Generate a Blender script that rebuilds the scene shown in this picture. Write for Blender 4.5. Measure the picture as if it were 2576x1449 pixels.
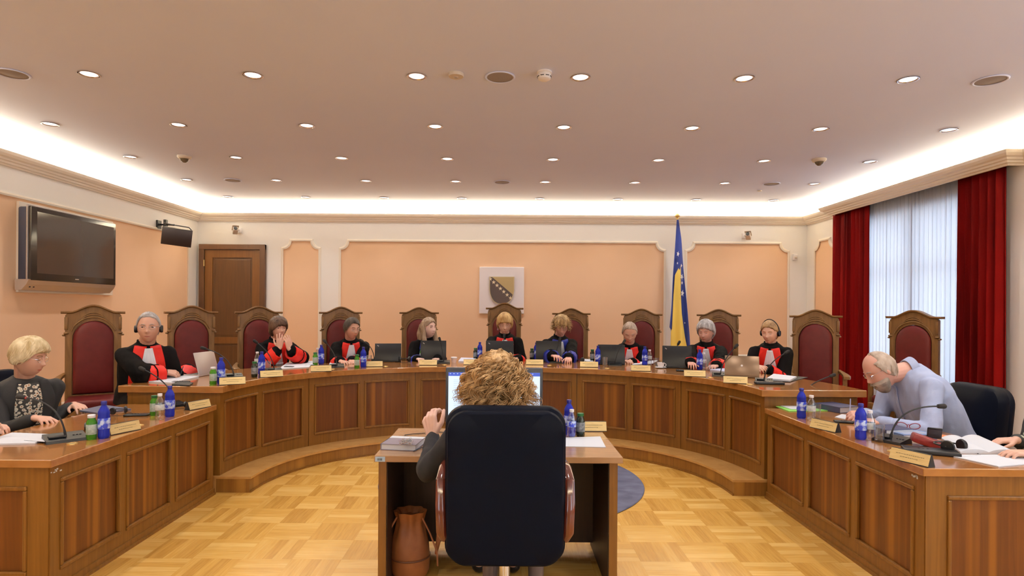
import bpy, bmesh, math, random
import numpy as np
from math import sin, cos, pi, radians, sqrt, atan2, hypot
from mathutils import Vector, Matrix, noise
from mathutils.bvhtree import BVHTree
for o in list(bpy.data.objects): bpy.data.objects.remove(o)
random.seed(7)
scn = bpy.context.scene
COL = scn.collection
# ---------------------------------------------------------------- camera, world, exposure
F = 1496.0; TH = .0066; CH = 1.5          # focal length in px of the 2576 px frame, camera roll, eye height
cam_d = bpy.data.cameras.new('camera'); cam = bpy.data.objects.new('camera', cam_d); COL.objects.link(cam)
cam.location = (0, 0, CH)
cam.rotation_euler = (Matrix.Rotation(radians(90), 3, 'X') @ Matrix.Rotation(TH, 3, 'Z')).to_euler()
cam_d.sensor_width = 36; cam_d.lens = 36 * F / 2576
cam_d.shift_x = (1288 - 1265) / 2576; cam_d.shift_y = (777 - 724.5) / 2576
cam_d.clip_start = .05
scn.camera = cam
w = bpy.data.worlds.new('daylight'); scn.world = w; w.use_nodes = True
w.node_tree.nodes['Background'].inputs[0].default_value = (.78, .88, 1, 1)
w.node_tree.nodes['Background'].inputs[1].default_value = 3.3
scn.view_settings.view_transform = 'Standard'; scn.view_settings.look = 'None'
scn.view_settings.exposure = 0.38; scn.view_settings.gamma = 1; scn.view_settings.use_curve_mapping = False
scn.cycles.max_bounces = 8; scn.cycles.diffuse_bounces = 5; scn.cycles.transmission_bounces = 8
scn.cycles.transparent_max_bounces = 12
scn.cycles.use_denoising = True
scn.cycles.caustics_reflective = False; scn.cycles.caustics_refractive = False
scn.cycles.sample_clamp_indirect = 4
SPOT_W = 18; COVE_W = 660
SPOT_COL = (1, .955, .95); COVE_COL = (1, .87, .62)

def area(name, loc, rot, sx, sy, power, col):
    d = bpy.data.lights.new(name, 'AREA'); d.shape = 'RECTANGLE'; d.size = sx; d.size_y = sy
    d.energy = power; d.color = col
    o = bpy.data.objects.new(name, d); COL.objects.link(o); o.location = loc; o.rotation_euler = rot
    return o
RX0, RX1, RY0, RY1 = -4.89, 4.86, -3.6, 9.52      # inner faces of the walls
HC = 3.104                                         # dropped ceiling
ZC = 3.0                                           # fluorescent tubes lie on the cornice at this height
LX, LY = RX1 - RX0, RY1 - RY0
cy = (RY0 + RY1) / 2
# tubes in the cove, lying on top of the cornice and shining up the wall and across the ceiling edge
area('cove_tube', ((RX0 + RX1) / 2, RY1 - .07, ZC), (radians(180), 0, 0), LX - .2, .03, COVE_W * LX / 9, COVE_COL)
area('cove_tube', ((RX0 + RX1) / 2, RY0 + .07, ZC), (radians(180), 0, 0), LX - .2, .03, COVE_W * LX / 9, COVE_COL)
area('cove_tube', (RX0 + .07, cy, ZC), (0, radians(180), 0), .03, LY - .2, COVE_W * LY / 9, COVE_COL)
area('cove_tube', (RX1 - .07, cy, ZC), (0, radians(180), 0), .03, LY - .2, COVE_W * LY / 9, COVE_COL)

# ---------------------------------------------------------------- pixel <-> place helpers
def ray(px, py):
    a = px - 1265; b = 777 - py
    return a * cos(TH) - b * sin(TH), a * sin(TH) + b * cos(TH)
def on(px, py, z):                                 # the point at height z seen at a pixel
    u, v = ray(px, py); Y = (z - CH) * F / v
    return Vector((u * Y / F, Y, z))
def at(px, py, Y):                                 # the point at depth Y seen at a pixel
    u, v = ray(px, py)
    return Vector((u * Y / F, Y, CH + v * Y / F))
# ---------------------------------------------------------------- materials
MATS = {}
def mat(name, col, rough=.5, metal=0, **k):
    m = bpy.data.materials.new(name); m.use_nodes = True
    b = m.node_tree.nodes['Principled BSDF']
    b.inputs['Base Color'].default_value = (*col, 1); b.inputs['Roughness'].default_value = rough
    b.inputs['Metallic'].default_value = metal
    for kk, v in k.items(): b.inputs[kk.replace('_', ' ')].default_value = v
    MATS[name] = m
    return m
def nd(m, t, **k):
    n = m.node_tree.nodes.new(t)
    for a, v in k.items(): setattr(n, a, v)
    return n
def lk(m, a, b): m.node_tree.links.new(a, b)
def math_n(m, op, a, b=None, c=None):
    n = nd(m, 'ShaderNodeMath', operation=op)
    for i, x in enumerate((a, b, c)):
        if x is None: continue
        if isinstance(x, (int, float)): n.inputs[i].default_value = x
        else: lk(m, x, n.inputs[i])
    return n.outputs[0]
def noisy(m, c1, c2, scale=(1, 1, 1), detail=4, nscale=5, lo=.3, hi=.7, bump=0, coord='Object'):
    """colour varies between c1 and c2 with a (stretched) noise of the thing's own"""
    b = m.node_tree.nodes['Principled BSDF']
    tc = nd(m, 'ShaderNodeTexCoord'); mp = nd(m, 'ShaderNodeMapping'); mp.inputs['Scale'].default_value = scale
    lk(m, tc.outputs[coord], mp.inputs[0])
    n = nd(m, 'ShaderNodeTexNoise'); n.inputs['Scale'].default_value = nscale; n.inputs['Detail'].default_value = detail
    lk(m, mp.outputs[0], n.inputs['Vector'])
    r = nd(m, 'ShaderNodeValToRGB'); r.color_ramp.elements[0].position = lo; r.color_ramp.elements[1].position = hi
    r.color_ramp.elements[0].color = (*c1, 1); r.color_ramp.elements[1].color = (*c2, 1)
    lk(m, n.outputs[0], r.inputs[0]); lk(m, r.outputs[0], b.inputs['Base Color'])
    if bump:
        bp = nd(m, 'ShaderNodeBump'); bp.inputs['Strength'].default_value = bump; bp.inputs['Distance'].default_value = .01
        lk(m, n.outputs[0], bp.inputs['Height']); lk(m, bp.outputs[0], b.inputs['Normal'])
    return m
def wood(name, c1, c2, c3, rough, strips=0, grain=(30, 30, 1.2), coat=0, spec=.5):
    m = mat(name, c1, rough, Coat_Weight=coat, Coat_Roughness=.08, Specular_IOR_Level=spec)
    b = m.node_tree.nodes['Principled BSDF']
    tc = nd(m, 'ShaderNodeTexCoord')
    mp = nd(m, 'ShaderNodeMapping'); mp.inputs['Scale'].default_value = grain; lk(m, tc.outputs['Object'], mp.inputs[0])
    n = nd(m, 'ShaderNodeTexNoise'); n.inputs['Scale'].default_value = 1.6; n.inputs['Detail'].default_value = 6
    n.inputs['Distortion'].default_value = .6
    lk(m, mp.outputs[0], n.inputs['Vector'])
    r = nd(m, 'ShaderNodeValToRGB'); r.color_ramp.elements[0].position = .3; r.color_ramp.elements[1].position = .72
    r.color_ramp.elements[0].color = (*c1, 1); r.color_ramp.elements[1].color = (*c2, 1)
    lk(m, n.outputs[0], r.inputs[0]); out = r.outputs[0]
    if strips:
        m2 = nd(m, 'ShaderNodeMapping'); m2.inputs['Scale'].default_value = (strips, strips, .05); lk(m, tc.outputs['Object'], m2.inputs[0])
        v = nd(m, 'ShaderNodeTexNoise'); v.inputs['Scale'].default_value = 1; v.inputs['Detail'].default_value = 1.5; lk(m, m2.outputs[0], v.inputs['Vector'])
        r2 = nd(m, 'ShaderNodeValToRGB'); r2.color_ramp.elements[0].position = .52; r2.color_ramp.elements[1].position = .66
        r2.color_ramp.elements[0].color = (0, 0, 0, 1); r2.color_ramp.elements[1].color = (1, 1, 1, 1)
        lk(m, v.outputs[0], r2.inputs[0])
        mx = nd(m, 'ShaderNodeMix', data_type='RGBA'); lk(m, r2.outputs[0], mx.inputs[0]); lk(m, out, mx.inputs[6])
        mx.inputs[7].default_value = (*c3, 1); out = mx.outputs[2]
    lk(m, out, b.inputs['Base Color'])
    return m
W_FRAME = wood('oak_frame', (.165, .066, .008), (.235, .10, .014), (0, 0, 0), .38, coat=.12, spec=.4)
W_PANEL = wood('striped_panel', (.105, .030, .004), (.16, .050, .006), (.27, .10, .012), .4, strips=13, coat=.08, spec=.35)
W_TOP = wood('desktop', (.33, .135, .032), (.42, .185, .05), (0, 0, 0), .16, grain=(4, 18, 10), coat=.6)
W_TOP2 = wood('clerk_desktop', (.31, .16, .07), (.40, .22, .10), (0, 0, 0), .22, grain=(2.5, 26, 10), coat=.4)
W_CHAIR = wood('chair_wood', (.165, .080, .024), (.25, .130, .042), (0, 0, 0), .45, grain=(20, 20, 3), coat=.08, spec=.3)
W_DOOR = wood('door_wood', (.13, .050, .009), (.18, .072, .014), (0, 0, 0), .4, grain=(22, 22, 1))
W_DOORF = wood('door_frame_wood', (.075, .030, .009), (.10, .04, .013), (0, 0, 0), .4, grain=(22, 22, 1))
W_DOORP = wood('door_panel_wood', (.065, .026, .006), (.095, .038, .009), (0, 0, 0), .4, grain=(22, 22, 1))
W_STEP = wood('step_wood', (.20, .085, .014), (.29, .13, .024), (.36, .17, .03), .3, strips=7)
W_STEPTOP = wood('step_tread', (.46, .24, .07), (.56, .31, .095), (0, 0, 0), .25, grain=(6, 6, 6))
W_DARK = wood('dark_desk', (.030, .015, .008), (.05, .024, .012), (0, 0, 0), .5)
W_MAHOG = wood('mahogany', (.10, .018, .010), (.15, .03, .014), (0, 0, 0), .12, coat=.8)
WHITE = mat('white_paint', (.89, .87, .82), .6)
CEIL = noisy(mat('ceiling_paint', (.72, .62, .56), .7), (.66, .71, .95), (.69, .74, .97), nscale=.8)
PEACH = noisy(mat('peach_paint', (.66, .40, .24), .75), (.80, .535, .335), (.84, .565, .355), nscale=1.2)
MOULD = mat('white_moulding', (.84, .77, .66), .4)
BLACK = mat('black_plastic', (.008, .008, .010), .35, Specular_IOR_Level=.3)
SATIN = mat('black_satin', (.012, .012, .014), .5, Specular_IOR_Level=.3)
LEATHER = mat('black_leather', (.003, .004, .009), .45, Specular_IOR_Level=.035)
MAROON = noisy(mat('maroon_leather', (.17, .018, .016), .45, Specular_IOR_Level=.22), (.085, .008, .008), (.115, .013, .012), nscale=9)
BRASS = mat('brass', (.80, .58, .22), .28, .9)
GOLDP = noisy(mat('brass_plate', (.80, .62, .27), .3, .55), (.74, .55, .23), (.86, .68, .33), scale=(1, 1, 12), nscale=14)
CHROME = mat('chrome', (.75, .75, .78), .15, 1)
SILVER = mat('silver_plastic', (.52, .46, .42), .35, .5)
ROBE = noisy(mat('black_robe', (.010, .009, .010), .9, Specular_IOR_Level=.05), (.003, .003, .003), (.007, .006, .007), nscale=6)
RED = noisy(mat('red_satin', (.70, .030, .018), .42, Specular_IOR_Level=.3), (.66, .018, .010), (.84, .030, .016), nscale=9)
BLUE = noisy(mat('blue_satin', (.018, .030, .27), .4, Specular_IOR_Level=.3), (.012, .022, .22), (.026, .042, .33), nscale=9)
LINEN = mat('white_linen', (.78, .78, .80), .7)
PAPER = mat('paper', (.64, .66, .69), .6)
DAMASK = noisy(mat('red_velvet', (.25, .012, .010), .55, Specular_IOR_Level=.04), (.07, .002, .002), (.24, .006, .005), scale=(1, 1, .1), nscale=5)
def clear(name, tint, base=.06, edge=.55):
    m = bpy.data.materials.new(name); m.use_nodes = True; m.node_tree.nodes.clear(); MATS[name] = m
    o = nd(m, 'ShaderNodeOutputMaterial'); a_ = nd(m, 'ShaderNodeBsdfTransparent'); a_.inputs[0].default_value = (*tint, 1)
    g_ = nd(m, 'ShaderNodeBsdfGlossy'); g_.inputs['Roughness'].default_value = .06; lw = nd(m, 'ShaderNodeLayerWeight'); lw.inputs[0].default_value = .35
    f_ = math_n(m, 'ADD', base, math_n(m, 'MULTIPLY', lw.outputs['Facing'], edge)); x_ = nd(m, 'ShaderNodeMixShader')
    lk(m, f_, x_.inputs[0]); lk(m, a_.outputs[0], x_.inputs[1]); lk(m, g_.outputs[0], x_.inputs[2]); lk(m, x_.outputs[0], o.inputs[0]); return m
GLASS = clear('clear_glass', (.96, .97, .97)); PETC = clear('clear_plastic', (.93, .95, .97), .12, .6)
PETB = mat('blue_plastic', (.035, .06, .75), .08, Transmission_Weight=.55, IOR=1.3)
CAPB = mat('blue_cap', (.012, .016, .22), .3)
GREENG = mat('green_glass', (.10, .42, .03), .08, Transmission_Weight=.5, IOR=1.35)
DARKG = mat('dark_juice_glass', (.012, .02, .012), .08)
GCAP = mat('green_cap', (.01, .12, .03), .35)
WCAP = mat('white_cap', (.82, .80, .80), .4)
LABW = noisy(mat('pale_label', (.55, .60, .62), .5), (.42, .50, .50), (.70, .72, .72), nscale=60)
LABG = noisy(mat('grey_green_label', (.35, .42, .34), .5), (.25, .34, .25), (.5, .56, .5), nscale=60)
LABB = noisy(mat('ice_blue_label', (.25, .35, .85), .4), (.035, .07, .62), (.55, .66, .92), nscale=34, lo=.47, hi=.60)
LABK = noisy(mat('dark_label', (.10, .11, .12), .5), (.06, .07, .08), (.32, .33, .34), nscale=50)
def emis(name, col, st):
    m = mat(name, (0, 0, 0), .5); b = m.node_tree.nodes['Principled BSDF']
    b.inputs['Emission Color'].default_value = (*col, 1); b.inputs['Emission Strength'].default_value = st
    return m
BULB = emis('lit_bulb', (1, .95, .93), 18)
REFL = mat('reflector', (.90, .88, .90), .35)
SCREEN = noisy(emis('lit_screen', (.62, .80, 1), .95), (.1, .1, .1), (.1, .1, .1))
SCRBAR = emis('screen_toolbar', (.06, .12, .62), .8)
# parquet: basket-weave tiles of five strips, turned by 90 degrees from tile to tile
FLOOR = mat('parquet', (.6, .33, .09), .26, Coat_Weight=.45, Coat_Roughness=.14)
def parquet(m, T=.297, ox=.06, oy=.02):
    b = m.node_tree.nodes['Principled BSDF']
    tc = nd(m, 'ShaderNodeTexCoord'); sp = nd(m, 'ShaderNodeSeparateXYZ'); lk(m, tc.outputs['Object'], sp.inputs[0])
    x = math_n(m, 'DIVIDE', math_n(m, 'ADD', sp.outputs[0], ox + 50 * T), T); y = math_n(m, 'DIVIDE', math_n(m, 'ADD', sp.outputs[1], oy + 50 * T), T)
    fx = math_n(m, 'FLOOR', x); fy = math_n(m, 'FLOOR', y)
    par = math_n(m, 'MODULO', math_n(m, 'ADD', fx, fy), 2.0)
    rx = math_n(m, 'FRACT', x); ry = math_n(m, 'FRACT', y)
    inv = math_n(m, 'SUBTRACT', 1.0, par)
    across = math_n(m, 'ADD', math_n(m, 'MULTIPLY', rx, par), math_n(m, 'MULTIPLY', ry, inv))
    along = math_n(m, 'ADD', math_n(m, 'MULTIPLY', ry, par), math_n(m, 'MULTIPLY', rx, inv))
    a5 = math_n(m, 'MULTIPLY', across, 5.0); st = math_n(m, 'FLOOR', a5)
    cb = nd(m, 'ShaderNodeCombineXYZ')
    lk(m, math_n(m, 'ADD', math_n(m, 'MULTIPLY', fx, 7.31), st), cb.inputs[0]); lk(m, math_n(m, 'MULTIPLY', fy, 3.17), cb.inputs[1])
    wn = nd(m, 'ShaderNodeTexWhiteNoise'); lk(m, cb.outputs[0], wn.inputs[0])
    cb2 = nd(m, 'ShaderNodeCombineXYZ'); lk(m, fx, cb2.inputs[0]); lk(m, fy, cb2.inputs[1])
    wt = nd(m, 'ShaderNodeTexWhiteNoise'); lk(m, cb2.outputs[0], wt.inputs[0])
    cg = nd(m, 'ShaderNodeCombineXYZ')
    lk(m, math_n(m, 'ADD', math_n(m, 'MULTIPLY', a5, 2.2), math_n(m, 'MULTIPLY', wt.outputs[0], 40.0)), cg.inputs[0]); lk(m, math_n(m, 'MULTIPLY', along, .8), cg.inputs[1]); lk(m, wt.outputs[0], cg.inputs[2])
    gn = nd(m, 'ShaderNodeTexNoise'); gn.inputs['Scale'].default_value = 2.2; gn.inputs['Detail'].default_value = 4; lk(m, cg.outputs[0], gn.inputs['Vector'])
    # the two lay directions take the light differently: painted in as a lighter tone
    t = math_n(m, 'ADD', math_n(m, 'ADD', math_n(m, 'MULTIPLY', wn.outputs[0], .30), math_n(m, 'MULTIPLY', gn.outputs[0], .55)), math_n(m, 'MULTIPLY', inv, .17))
    r = nd(m, 'ShaderNodeValToRGB'); e = r.color_ramp.elements
    e[0].position = .12; e[0].color = (.44, .21, .030, 1); e[1].position = .92; e[1].color = (.84, .55, .175, 1)
    x2 = r.color_ramp.elements.new(.5); x2.color = (.66, .37, .075, 1)
    lk(m, t, r.inputs[0])
    seam = math_n(m, 'LESS_THAN', math_n(m, 'ABSOLUTE', math_n(m, 'SUBTRACT', math_n(m, 'FRACT', a5), .5)), .485)
    sm = math_n(m, 'ADD', .78, math_n(m, 'MULTIPLY', seam, .22))
    mx = nd(m, 'ShaderNodeMix', data_type='RGBA', blend_type='MULTIPLY'); mx.inputs[0].default_value = 1
    lk(m, r.outputs[0], mx.inputs[6]); lk(m, sm, mx.inputs[7]); lk(m, mx.outputs[2], b.inputs['Base Color'])
parquet(FLOOR)
CARPET = noisy(mat('blue_grey_carpet', (.16, .17, .24), .95), (.06, .065, .11), (.13, .135, .20), nscale=5, scale=(1, 1.6, 1), bump=.4)
SHEER = bpy.data.materials.new('sheer_curtain'); SHEER.use_nodes = True
def sheer(m):
    t = m.node_tree; t.nodes.clear(); o = nd(m, 'ShaderNodeOutputMaterial')
    a = nd(m, 'ShaderNodeBsdfTranslucent'); a.inputs[0].default_value = (.70, .73, .78, 1)
    b = nd(m, 'ShaderNodeBsdfDiffuse'); b.inputs[0].default_value = (.85, .86, .90, 1)
    c = nd(m, 'ShaderNodeBsdfTransparent'); c.inputs[0].default_value = (1, 1, 1, 1)
    x = nd(m, 'ShaderNodeMixShader'); x.inputs[0].default_value = .4; lk(m, a.outputs[0], x.inputs[1]); lk(m, b.outputs[0], x.inputs[2])
    y = nd(m, 'ShaderNodeMixShader'); y.inputs[0].default_value = .04; lk(m, x.outputs[0], y.inputs[1]); lk(m, c.outputs[0], y.inputs[2])
    lk(m, y.outputs[0], o.inputs[0])
sheer(SHEER)
# ---------------------------------------------------------------- mesh helpers
def link(o, parent=None):
    COL.objects.link(o)
    if parent: o.parent = parent
    return o
class MB:
    def __init__(s): s.v = []; s.f = []; s.m = []; s.M = Matrix.Identity(4); s.mi = 0
    def add(s, vs, fs):
        n = len(s.v); s.v += [tuple(s.M @ Vector(p)) for p in vs]
        s.f += [tuple(i + n for i in f) for f in fs]; s.m += [s.mi] * len(fs)
        return s
    def box(s, c, d, r=0, seg=2):
        if r <= 0:
            x, y, z = [k / 2 for k in d]
            vs = [(c[0] + a * x, c[1] + b * y, c[2] + e * z) for a in (-1, 1) for b in (-1, 1) for e in (-1, 1)]
            return s.add(vs, [(0, 1, 3, 2), (4, 6, 7, 5), (0, 4, 5, 1), (2, 3, 7, 6), (0, 2, 6, 4), (1, 5, 7, 3)])
        bm = bmesh.new(); bmesh.ops.create_cube(bm, size=1)
        for v in bm.verts: v.co = Vector((c[0] + v.co.x * d[0], c[1] + v.co.y * d[1], c[2] + v.co.z * d[2]))
        bmesh.ops.bevel(bm, geom=bm.edges[:], offset=min(r, min(d) * .49), segments=seg, profile=.5, affect='EDGES')
        vs = [tuple(v.co) for v in bm.verts]; fs = [tuple(v.index for v in f.verts) for f in bm.faces]; bm.free()
        return s.add(vs, fs)
    def span(s, a, b, r=0): return s.box([(a[i] + b[i]) / 2 for i in range(3)], [abs(a[i] - b[i]) for i in range(3)], r)
    def lathe(s, prof, seg=24, c=(0, 0, 0), caps=True):
        vs = []; fs = []
        for r, z in prof:
            for k in range(seg): a = 2 * pi * k / seg; vs.append((c[0] + r * cos(a), c[1] + r * sin(a), c[2] + z))
        for i in range(len(prof) - 1):
            for k in range(seg):
                k2 = (k + 1) % seg; fs.append((i * seg + k, i * seg + k2, (i + 1) * seg + k2, (i + 1) * seg + k))
        if caps: fs.append(tuple(range(seg - 1, -1, -1))); n = (len(prof) - 1) * seg; fs.append(tuple(range(n, n + seg)))
        return s.add(vs, fs)
    def loft(s, rings, closed=True, caps=True):
        n = len(rings[0]); vs = [tuple(p) for r in rings for p in r]; fs = []
        for i in range(len(rings) - 1):
            for k in range(n if closed else n - 1):
                k2 = (k + 1) % n; fs.append((i * n + k, i * n + k2, (i + 1) * n + k2, (i + 1) * n + k))
        if caps and closed: fs.append(tuple(range(n - 1, -1, -1))); m = (len(rings) - 1) * n; fs.append(tuple(range(m, m + n)))
        return s.add(vs, fs)
    def tube(s, pts, r, seg=8, caps=True):
        pts = [Vector(p) for p in pts]; n = len(pts); rr = r if isinstance(r, (list, tuple)) else [r] * n
        T = [(pts[min(i + 1, n - 1)] - pts[max(i - 1, 0)]).normalized() for i in range(n)]
        up = Vector((0, 0, 1)) if abs(T[0].z) < .9 else Vector((1, 0, 0))
        A = T[0].cross(up).normalized(); rings = []
        for i in range(n):
            A = (A - T[i] * A.dot(T[i])).normalized(); B = T[i].cross(A)
            rings.append([pts[i] + (A * cos(2 * pi * k / seg) + B * sin(2 * pi * k / seg)) * rr[i] for k in range(seg)])
        return s.loft(rings, True, caps)
    def capsule(s, p0, p1, r0, r1=None, seg=12):
        p0 = Vector(p0); p1 = Vector(p1); r1 = r0 if r1 is None else r1; d = p1 - p0
        if d.length < 1e-5: d = Vector((0, 0, 1e-4)); p1 = p0 + d
        t = d.normalized(); pts = []; rr = []
        for a in (85, 60, 30): pts.append(p0 - t * r0 * sin(radians(a))); rr.append(r0 * cos(radians(a)))
        pts += [p0, p1]; rr += [r0, r1]
        for a in (30, 60, 85): pts.append(p1 + t * r1 * sin(radians(a))); rr.append(r1 * cos(radians(a)))
        return s.tube(pts, rr, seg)
    def ball(s, c, r, R=None, seg=16):
        if not isinstance(r, (tuple, list)): r = (r, r, r)
        R = R or Matrix.Identity(3); n = seg // 2; rings = []
        for i in range(1, n):
            a = pi * i / n
            rings.append([Vector(c) + R @ Vector((r[0] * sin(a) * cos(2 * pi * k / seg), r[1] * sin(a) * sin(2 * pi * k / seg), -r[2] * cos(a))) for k in range(seg)])
        return s.loft(rings)
    def prism(s, poly, z0, z1):
        n = len(poly); vs = [(p[0], p[1], z0) for p in poly] + [(p[0], p[1], z1) for p in poly]
        return s.add(vs, [tuple(range(n - 1, -1, -1)), tuple(range(n, 2 * n))] + [(k, (k + 1) % n, n + (k + 1) % n, n + k) for k in range(n)])
    def torus(s, c, R0, r, ax='Z', seg=24, sx=1, sy=1):
        pts = []
        for k in range(seg + 1):
            a = 2 * pi * k / seg; u, v = R0 * sx * cos(a), R0 * sy * sin(a)
            pts.append(Vector(c) + (Vector((u, v, 0)) if ax == 'Z' else Vector((u, 0, v)) if ax == 'Y' else Vector((0, u, v))))
        return s.tube(pts, r, 6, False)
    def mesh(s, name, mats, smooth=False):
        me = bpy.data.meshes.new(name); me.from_pydata(s.v, [], s.f)
        mats = mats if isinstance(mats, (list, tuple)) else [mats]
        for m in mats: me.materials.append(m)
        if len(mats) > 1: me.polygons.foreach_set('material_index', s.m)
        me.update()
        if smooth:
            me.polygons.foreach_set('use_smooth', [True] * len(me.polygons))
            if smooth != 2: me.set_sharp_from_angle(angle=radians(38))
        return me
    def build(s, name, mats, parent=None, smooth=False):
        return link(bpy.data.objects.new(name, s.mesh(name, mats, smooth)), parent)
def fixn(o):
    bm = bmesh.new(); bm.from_mesh(o.data); bmesh.ops.recalc_face_normals(bm, faces=bm.faces[:]); bm.to_mesh(o.data); bm.free(); return o
def tag(o, label=None, cat=None, group=None, kind=None):
    for k, v in (('label', label), ('category', cat), ('group', group), ('kind', kind)):
        if v: o[k] = v
    return o
def thing(name, label, cat, loc=(0, 0, 0), rz=0, group=None):
    o = bpy.data.objects.new(name, None); COL.objects.link(o); o.location = loc; o.rotation_euler = (0, 0, rz)
    o.empty_display_size = .1
    return tag(o, label, cat, group)
def copy_tree(o, loc, rz=None, label=None):
    r = o.copy(); COL.objects.link(r); r.location = loc
    if rz is not None: r.rotation_euler = (0, 0, rz)
    if label: r['label'] = label
    for ch in list(o.children):
        c = ch.copy(); COL.objects.link(c); c.parent = r
        for g in ch.children: d = g.copy(); COL.objects.link(d); d.parent = c
    return r
def struct(o): o['kind'] = 'structure'; return o
# ================================================================ THE ROOM
PZ = .128                                           # raised platform behind the judges' bench
b = MB(); b.span((RX0 - .2, RY0 - .2, -.1), (RX1 + .2, RY1 + .2, 0)); struct(b.build('floor', FLOOR))
# ceiling: one square field per downlight with its round opening
SP = 1.132; GX = -.04
rowsY = [4.109 + SP * k for k in range(-6, 5)]; colsX = [GX + SP * (i - 3.5) for i in range(8)]
b = MB(); N = 32; HR = .056
LIT = [Y for Y in rowsY if Y > 1.5]               # the rows with lamps
for Y in rowsY:
    for X in colsX:
        if Y not in LIT: h2 = SP / 2; b.add([(X - h2, Y - h2, HC), (X + h2, Y - h2, HC), (X + h2, Y + h2, HC), (X - h2, Y + h2, HC)], [(0, 1, 2, 3)]); continue
        ins = [(X + HR * cos(2 * pi * k / N), Y + HR * sin(2 * pi * k / N), HC) for k in range(N)]
        out = []
        for k in range(N):
            a = 2 * pi * k / N; m = max(abs(cos(a)), abs(sin(a))); out.append((X + SP / 2 * cos(a) / m, Y + SP / 2 * sin(a) / m, HC))
        b.add(ins + out, [(k, N + k, N + (k + 1) % N, (k + 1) % N) for k in range(N)])
CX0, CX1 = colsX[0] - SP / 2, colsX[-1] + SP / 2; CY0, CY1 = rowsY[0] - SP / 2, rowsY[-1] + SP / 2
for (a, c) in (((CX0, CY0), (CX1, CY0)), ((CX1, CY0), (CX1, CY1)), ((CX1, CY1), (CX0, CY1)), ((CX0, CY1), (CX0, CY0))):
    b.add([(*a, HC), (*c, HC), (*c, HC + .05), (*a, HC + .05)], [(0, 1, 2, 3)])
struct(b.build('ceiling', CEIL))
b = MB(); b.span((RX0 - .2, RY0 - .2, 3.36), (RX1 + .2, RY1 + .2, 3.46)); struct(b.build('ceiling', MOULD))
H = 3.36
# walls
WY0, WY1, WZ0, WZ1 = 5.85, 8.35, .55, 2.72         # window opening in the right wall
wb = MB(); wb.span((RX0 - .2, RY1, 0), (RX1 + .2, RY1 + .2, H)); WALLB = struct(wb.build('wall_back', WHITE))
ADDED_WINS = [(-3.9, -1.9), (1.9, 3.9)]        # two windows added unseen behind the camera, for cool daylight inside
wb = MB(); xx = [RX0 - .2] + [q for w_ in ADDED_WINS for q in w_] + [RX1 + .2]
for k in range(0, len(xx), 2): wb.span((xx[k], RY0 - .2, 0), (xx[k + 1], RY0, H))
for xa, xb in ADDED_WINS: wb.span((xa, RY0 - .2, 0), (xb, RY0, .5)); wb.span((xa, RY0 - .2, 2.72), (xb, RY0, H))
WALLR0 = struct(wb.build('wall_front', WHITE))
wb = MB(); wb.span((RX0 - .2, RY0, 0), (RX0, RY1, H)); WALLL = struct(wb.build('wall_left', WHITE))
wb = MB()
WINS = [(WY0, WY1), (.3, 2.6), (-3.1, -.8)]         # two more windows added out of view, for cool daylight on the ceiling
PANE = bpy.data.materials.new('window_glass'); PANE.use_nodes = True; PANE.node_tree.nodes.clear()
po = nd(PANE, 'ShaderNodeOutputMaterial'); pa = nd(PANE, 'ShaderNodeBsdfTransparent'); pg = nd(PANE, 'ShaderNodeBsdfGlossy'); pg.inputs['Roughness'].default_value = .02
px_ = nd(PANE, 'ShaderNodeMixShader'); px_.inputs[0].default_value = .05; lk(PANE, pa.outputs[0], px_.inputs[1]); lk(PANE, pg.outputs[0], px_.inputs[2]); lk(PANE, px_.outputs[0], po.inputs[0])
yy = sorted([RY0] + [q for w_ in WINS for q in w_] + [RY1])
for k in range(0, len(yy), 2): wb.span((RX1, yy[k], 0), (RX1 + .2, yy[k + 1], H))
for ya, yb in WINS: wb.span((RX1, ya, 0), (RX1 + .2, yb, WZ0)); wb.span((RX1, ya, WZ1), (RX1 + .2, yb, H))
WALLR = struct(wb.build('wall_right', WHITE))
# notched wall panels: peach field + white moulding, given in wall coordinates (u along, z up)
def notched(u0, u1, z0, z1, r=.13, st=.04, n=8):
    P = []
    for (cx, cz, a0) in ((u0, z1, 0), (u1, z1, -90), (u1, z0, 180), (u0, z0, 90)):
        sx = 1 if cx == u0 else -1; sz = 1 if cz == z0 else -1
        arc = [(cx + sx * (st + (r - st) * 0) + sx * (r - st) * cos(t), cz + sz * st + sz * (r - st) * sin(t)) for t in [pi / 2 * i / n for i in range(n + 1)]]
        # a quarter circle bulging into the field, with a small step at both ends
        arc = [(cx + sx * st * 0, cz + sz * r)] + [(cx + sx * (r * sin(t)), cz + sz * (r * cos(t))) for t in [pi / 2 * i / n for i in range(n + 1)]] + [(cx + sx * r, cz)]
        if (cx == u0) == (cz == z1): P += arc
        else: P += arc[::-1]
    return P
def wall_panel(parent, u0, u1, z0, z1, to3):
    P = notched(u0, u1, z0, z1)
    m = MB(); pts = [to3(u, z, .004) for u, z in P]; m.add(pts, [tuple(range(len(pts)))]); m.build('painted_panel', PEACH, parent)
    m = MB(); cu, cz = (u0 + u1) / 2, (z0 + z1) / 2; rings = []
    for (u, z) in P + [P[0]]:
        rr = []
        for off, d in ((0, 0), (-.006, .022), (.012, .026), (.03, .014), (.034, 0)):
            du, dz = (1 if u > cu else -1), (1 if z > cz else -1)
            rr.append(to3(u + du * off, z + dz * off, d))
        rings.append(rr)
    m.loft(rings, True, False); m.build('moulding', MOULD, parent)
bk = lambda u, z, d: (u, RY1 - d, z)
lf = lambda u, z, d: (RX0 + d, u, z)
rt = lambda u, z, d: (RX1 - d, u, z)
TZ = 2.565
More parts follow.
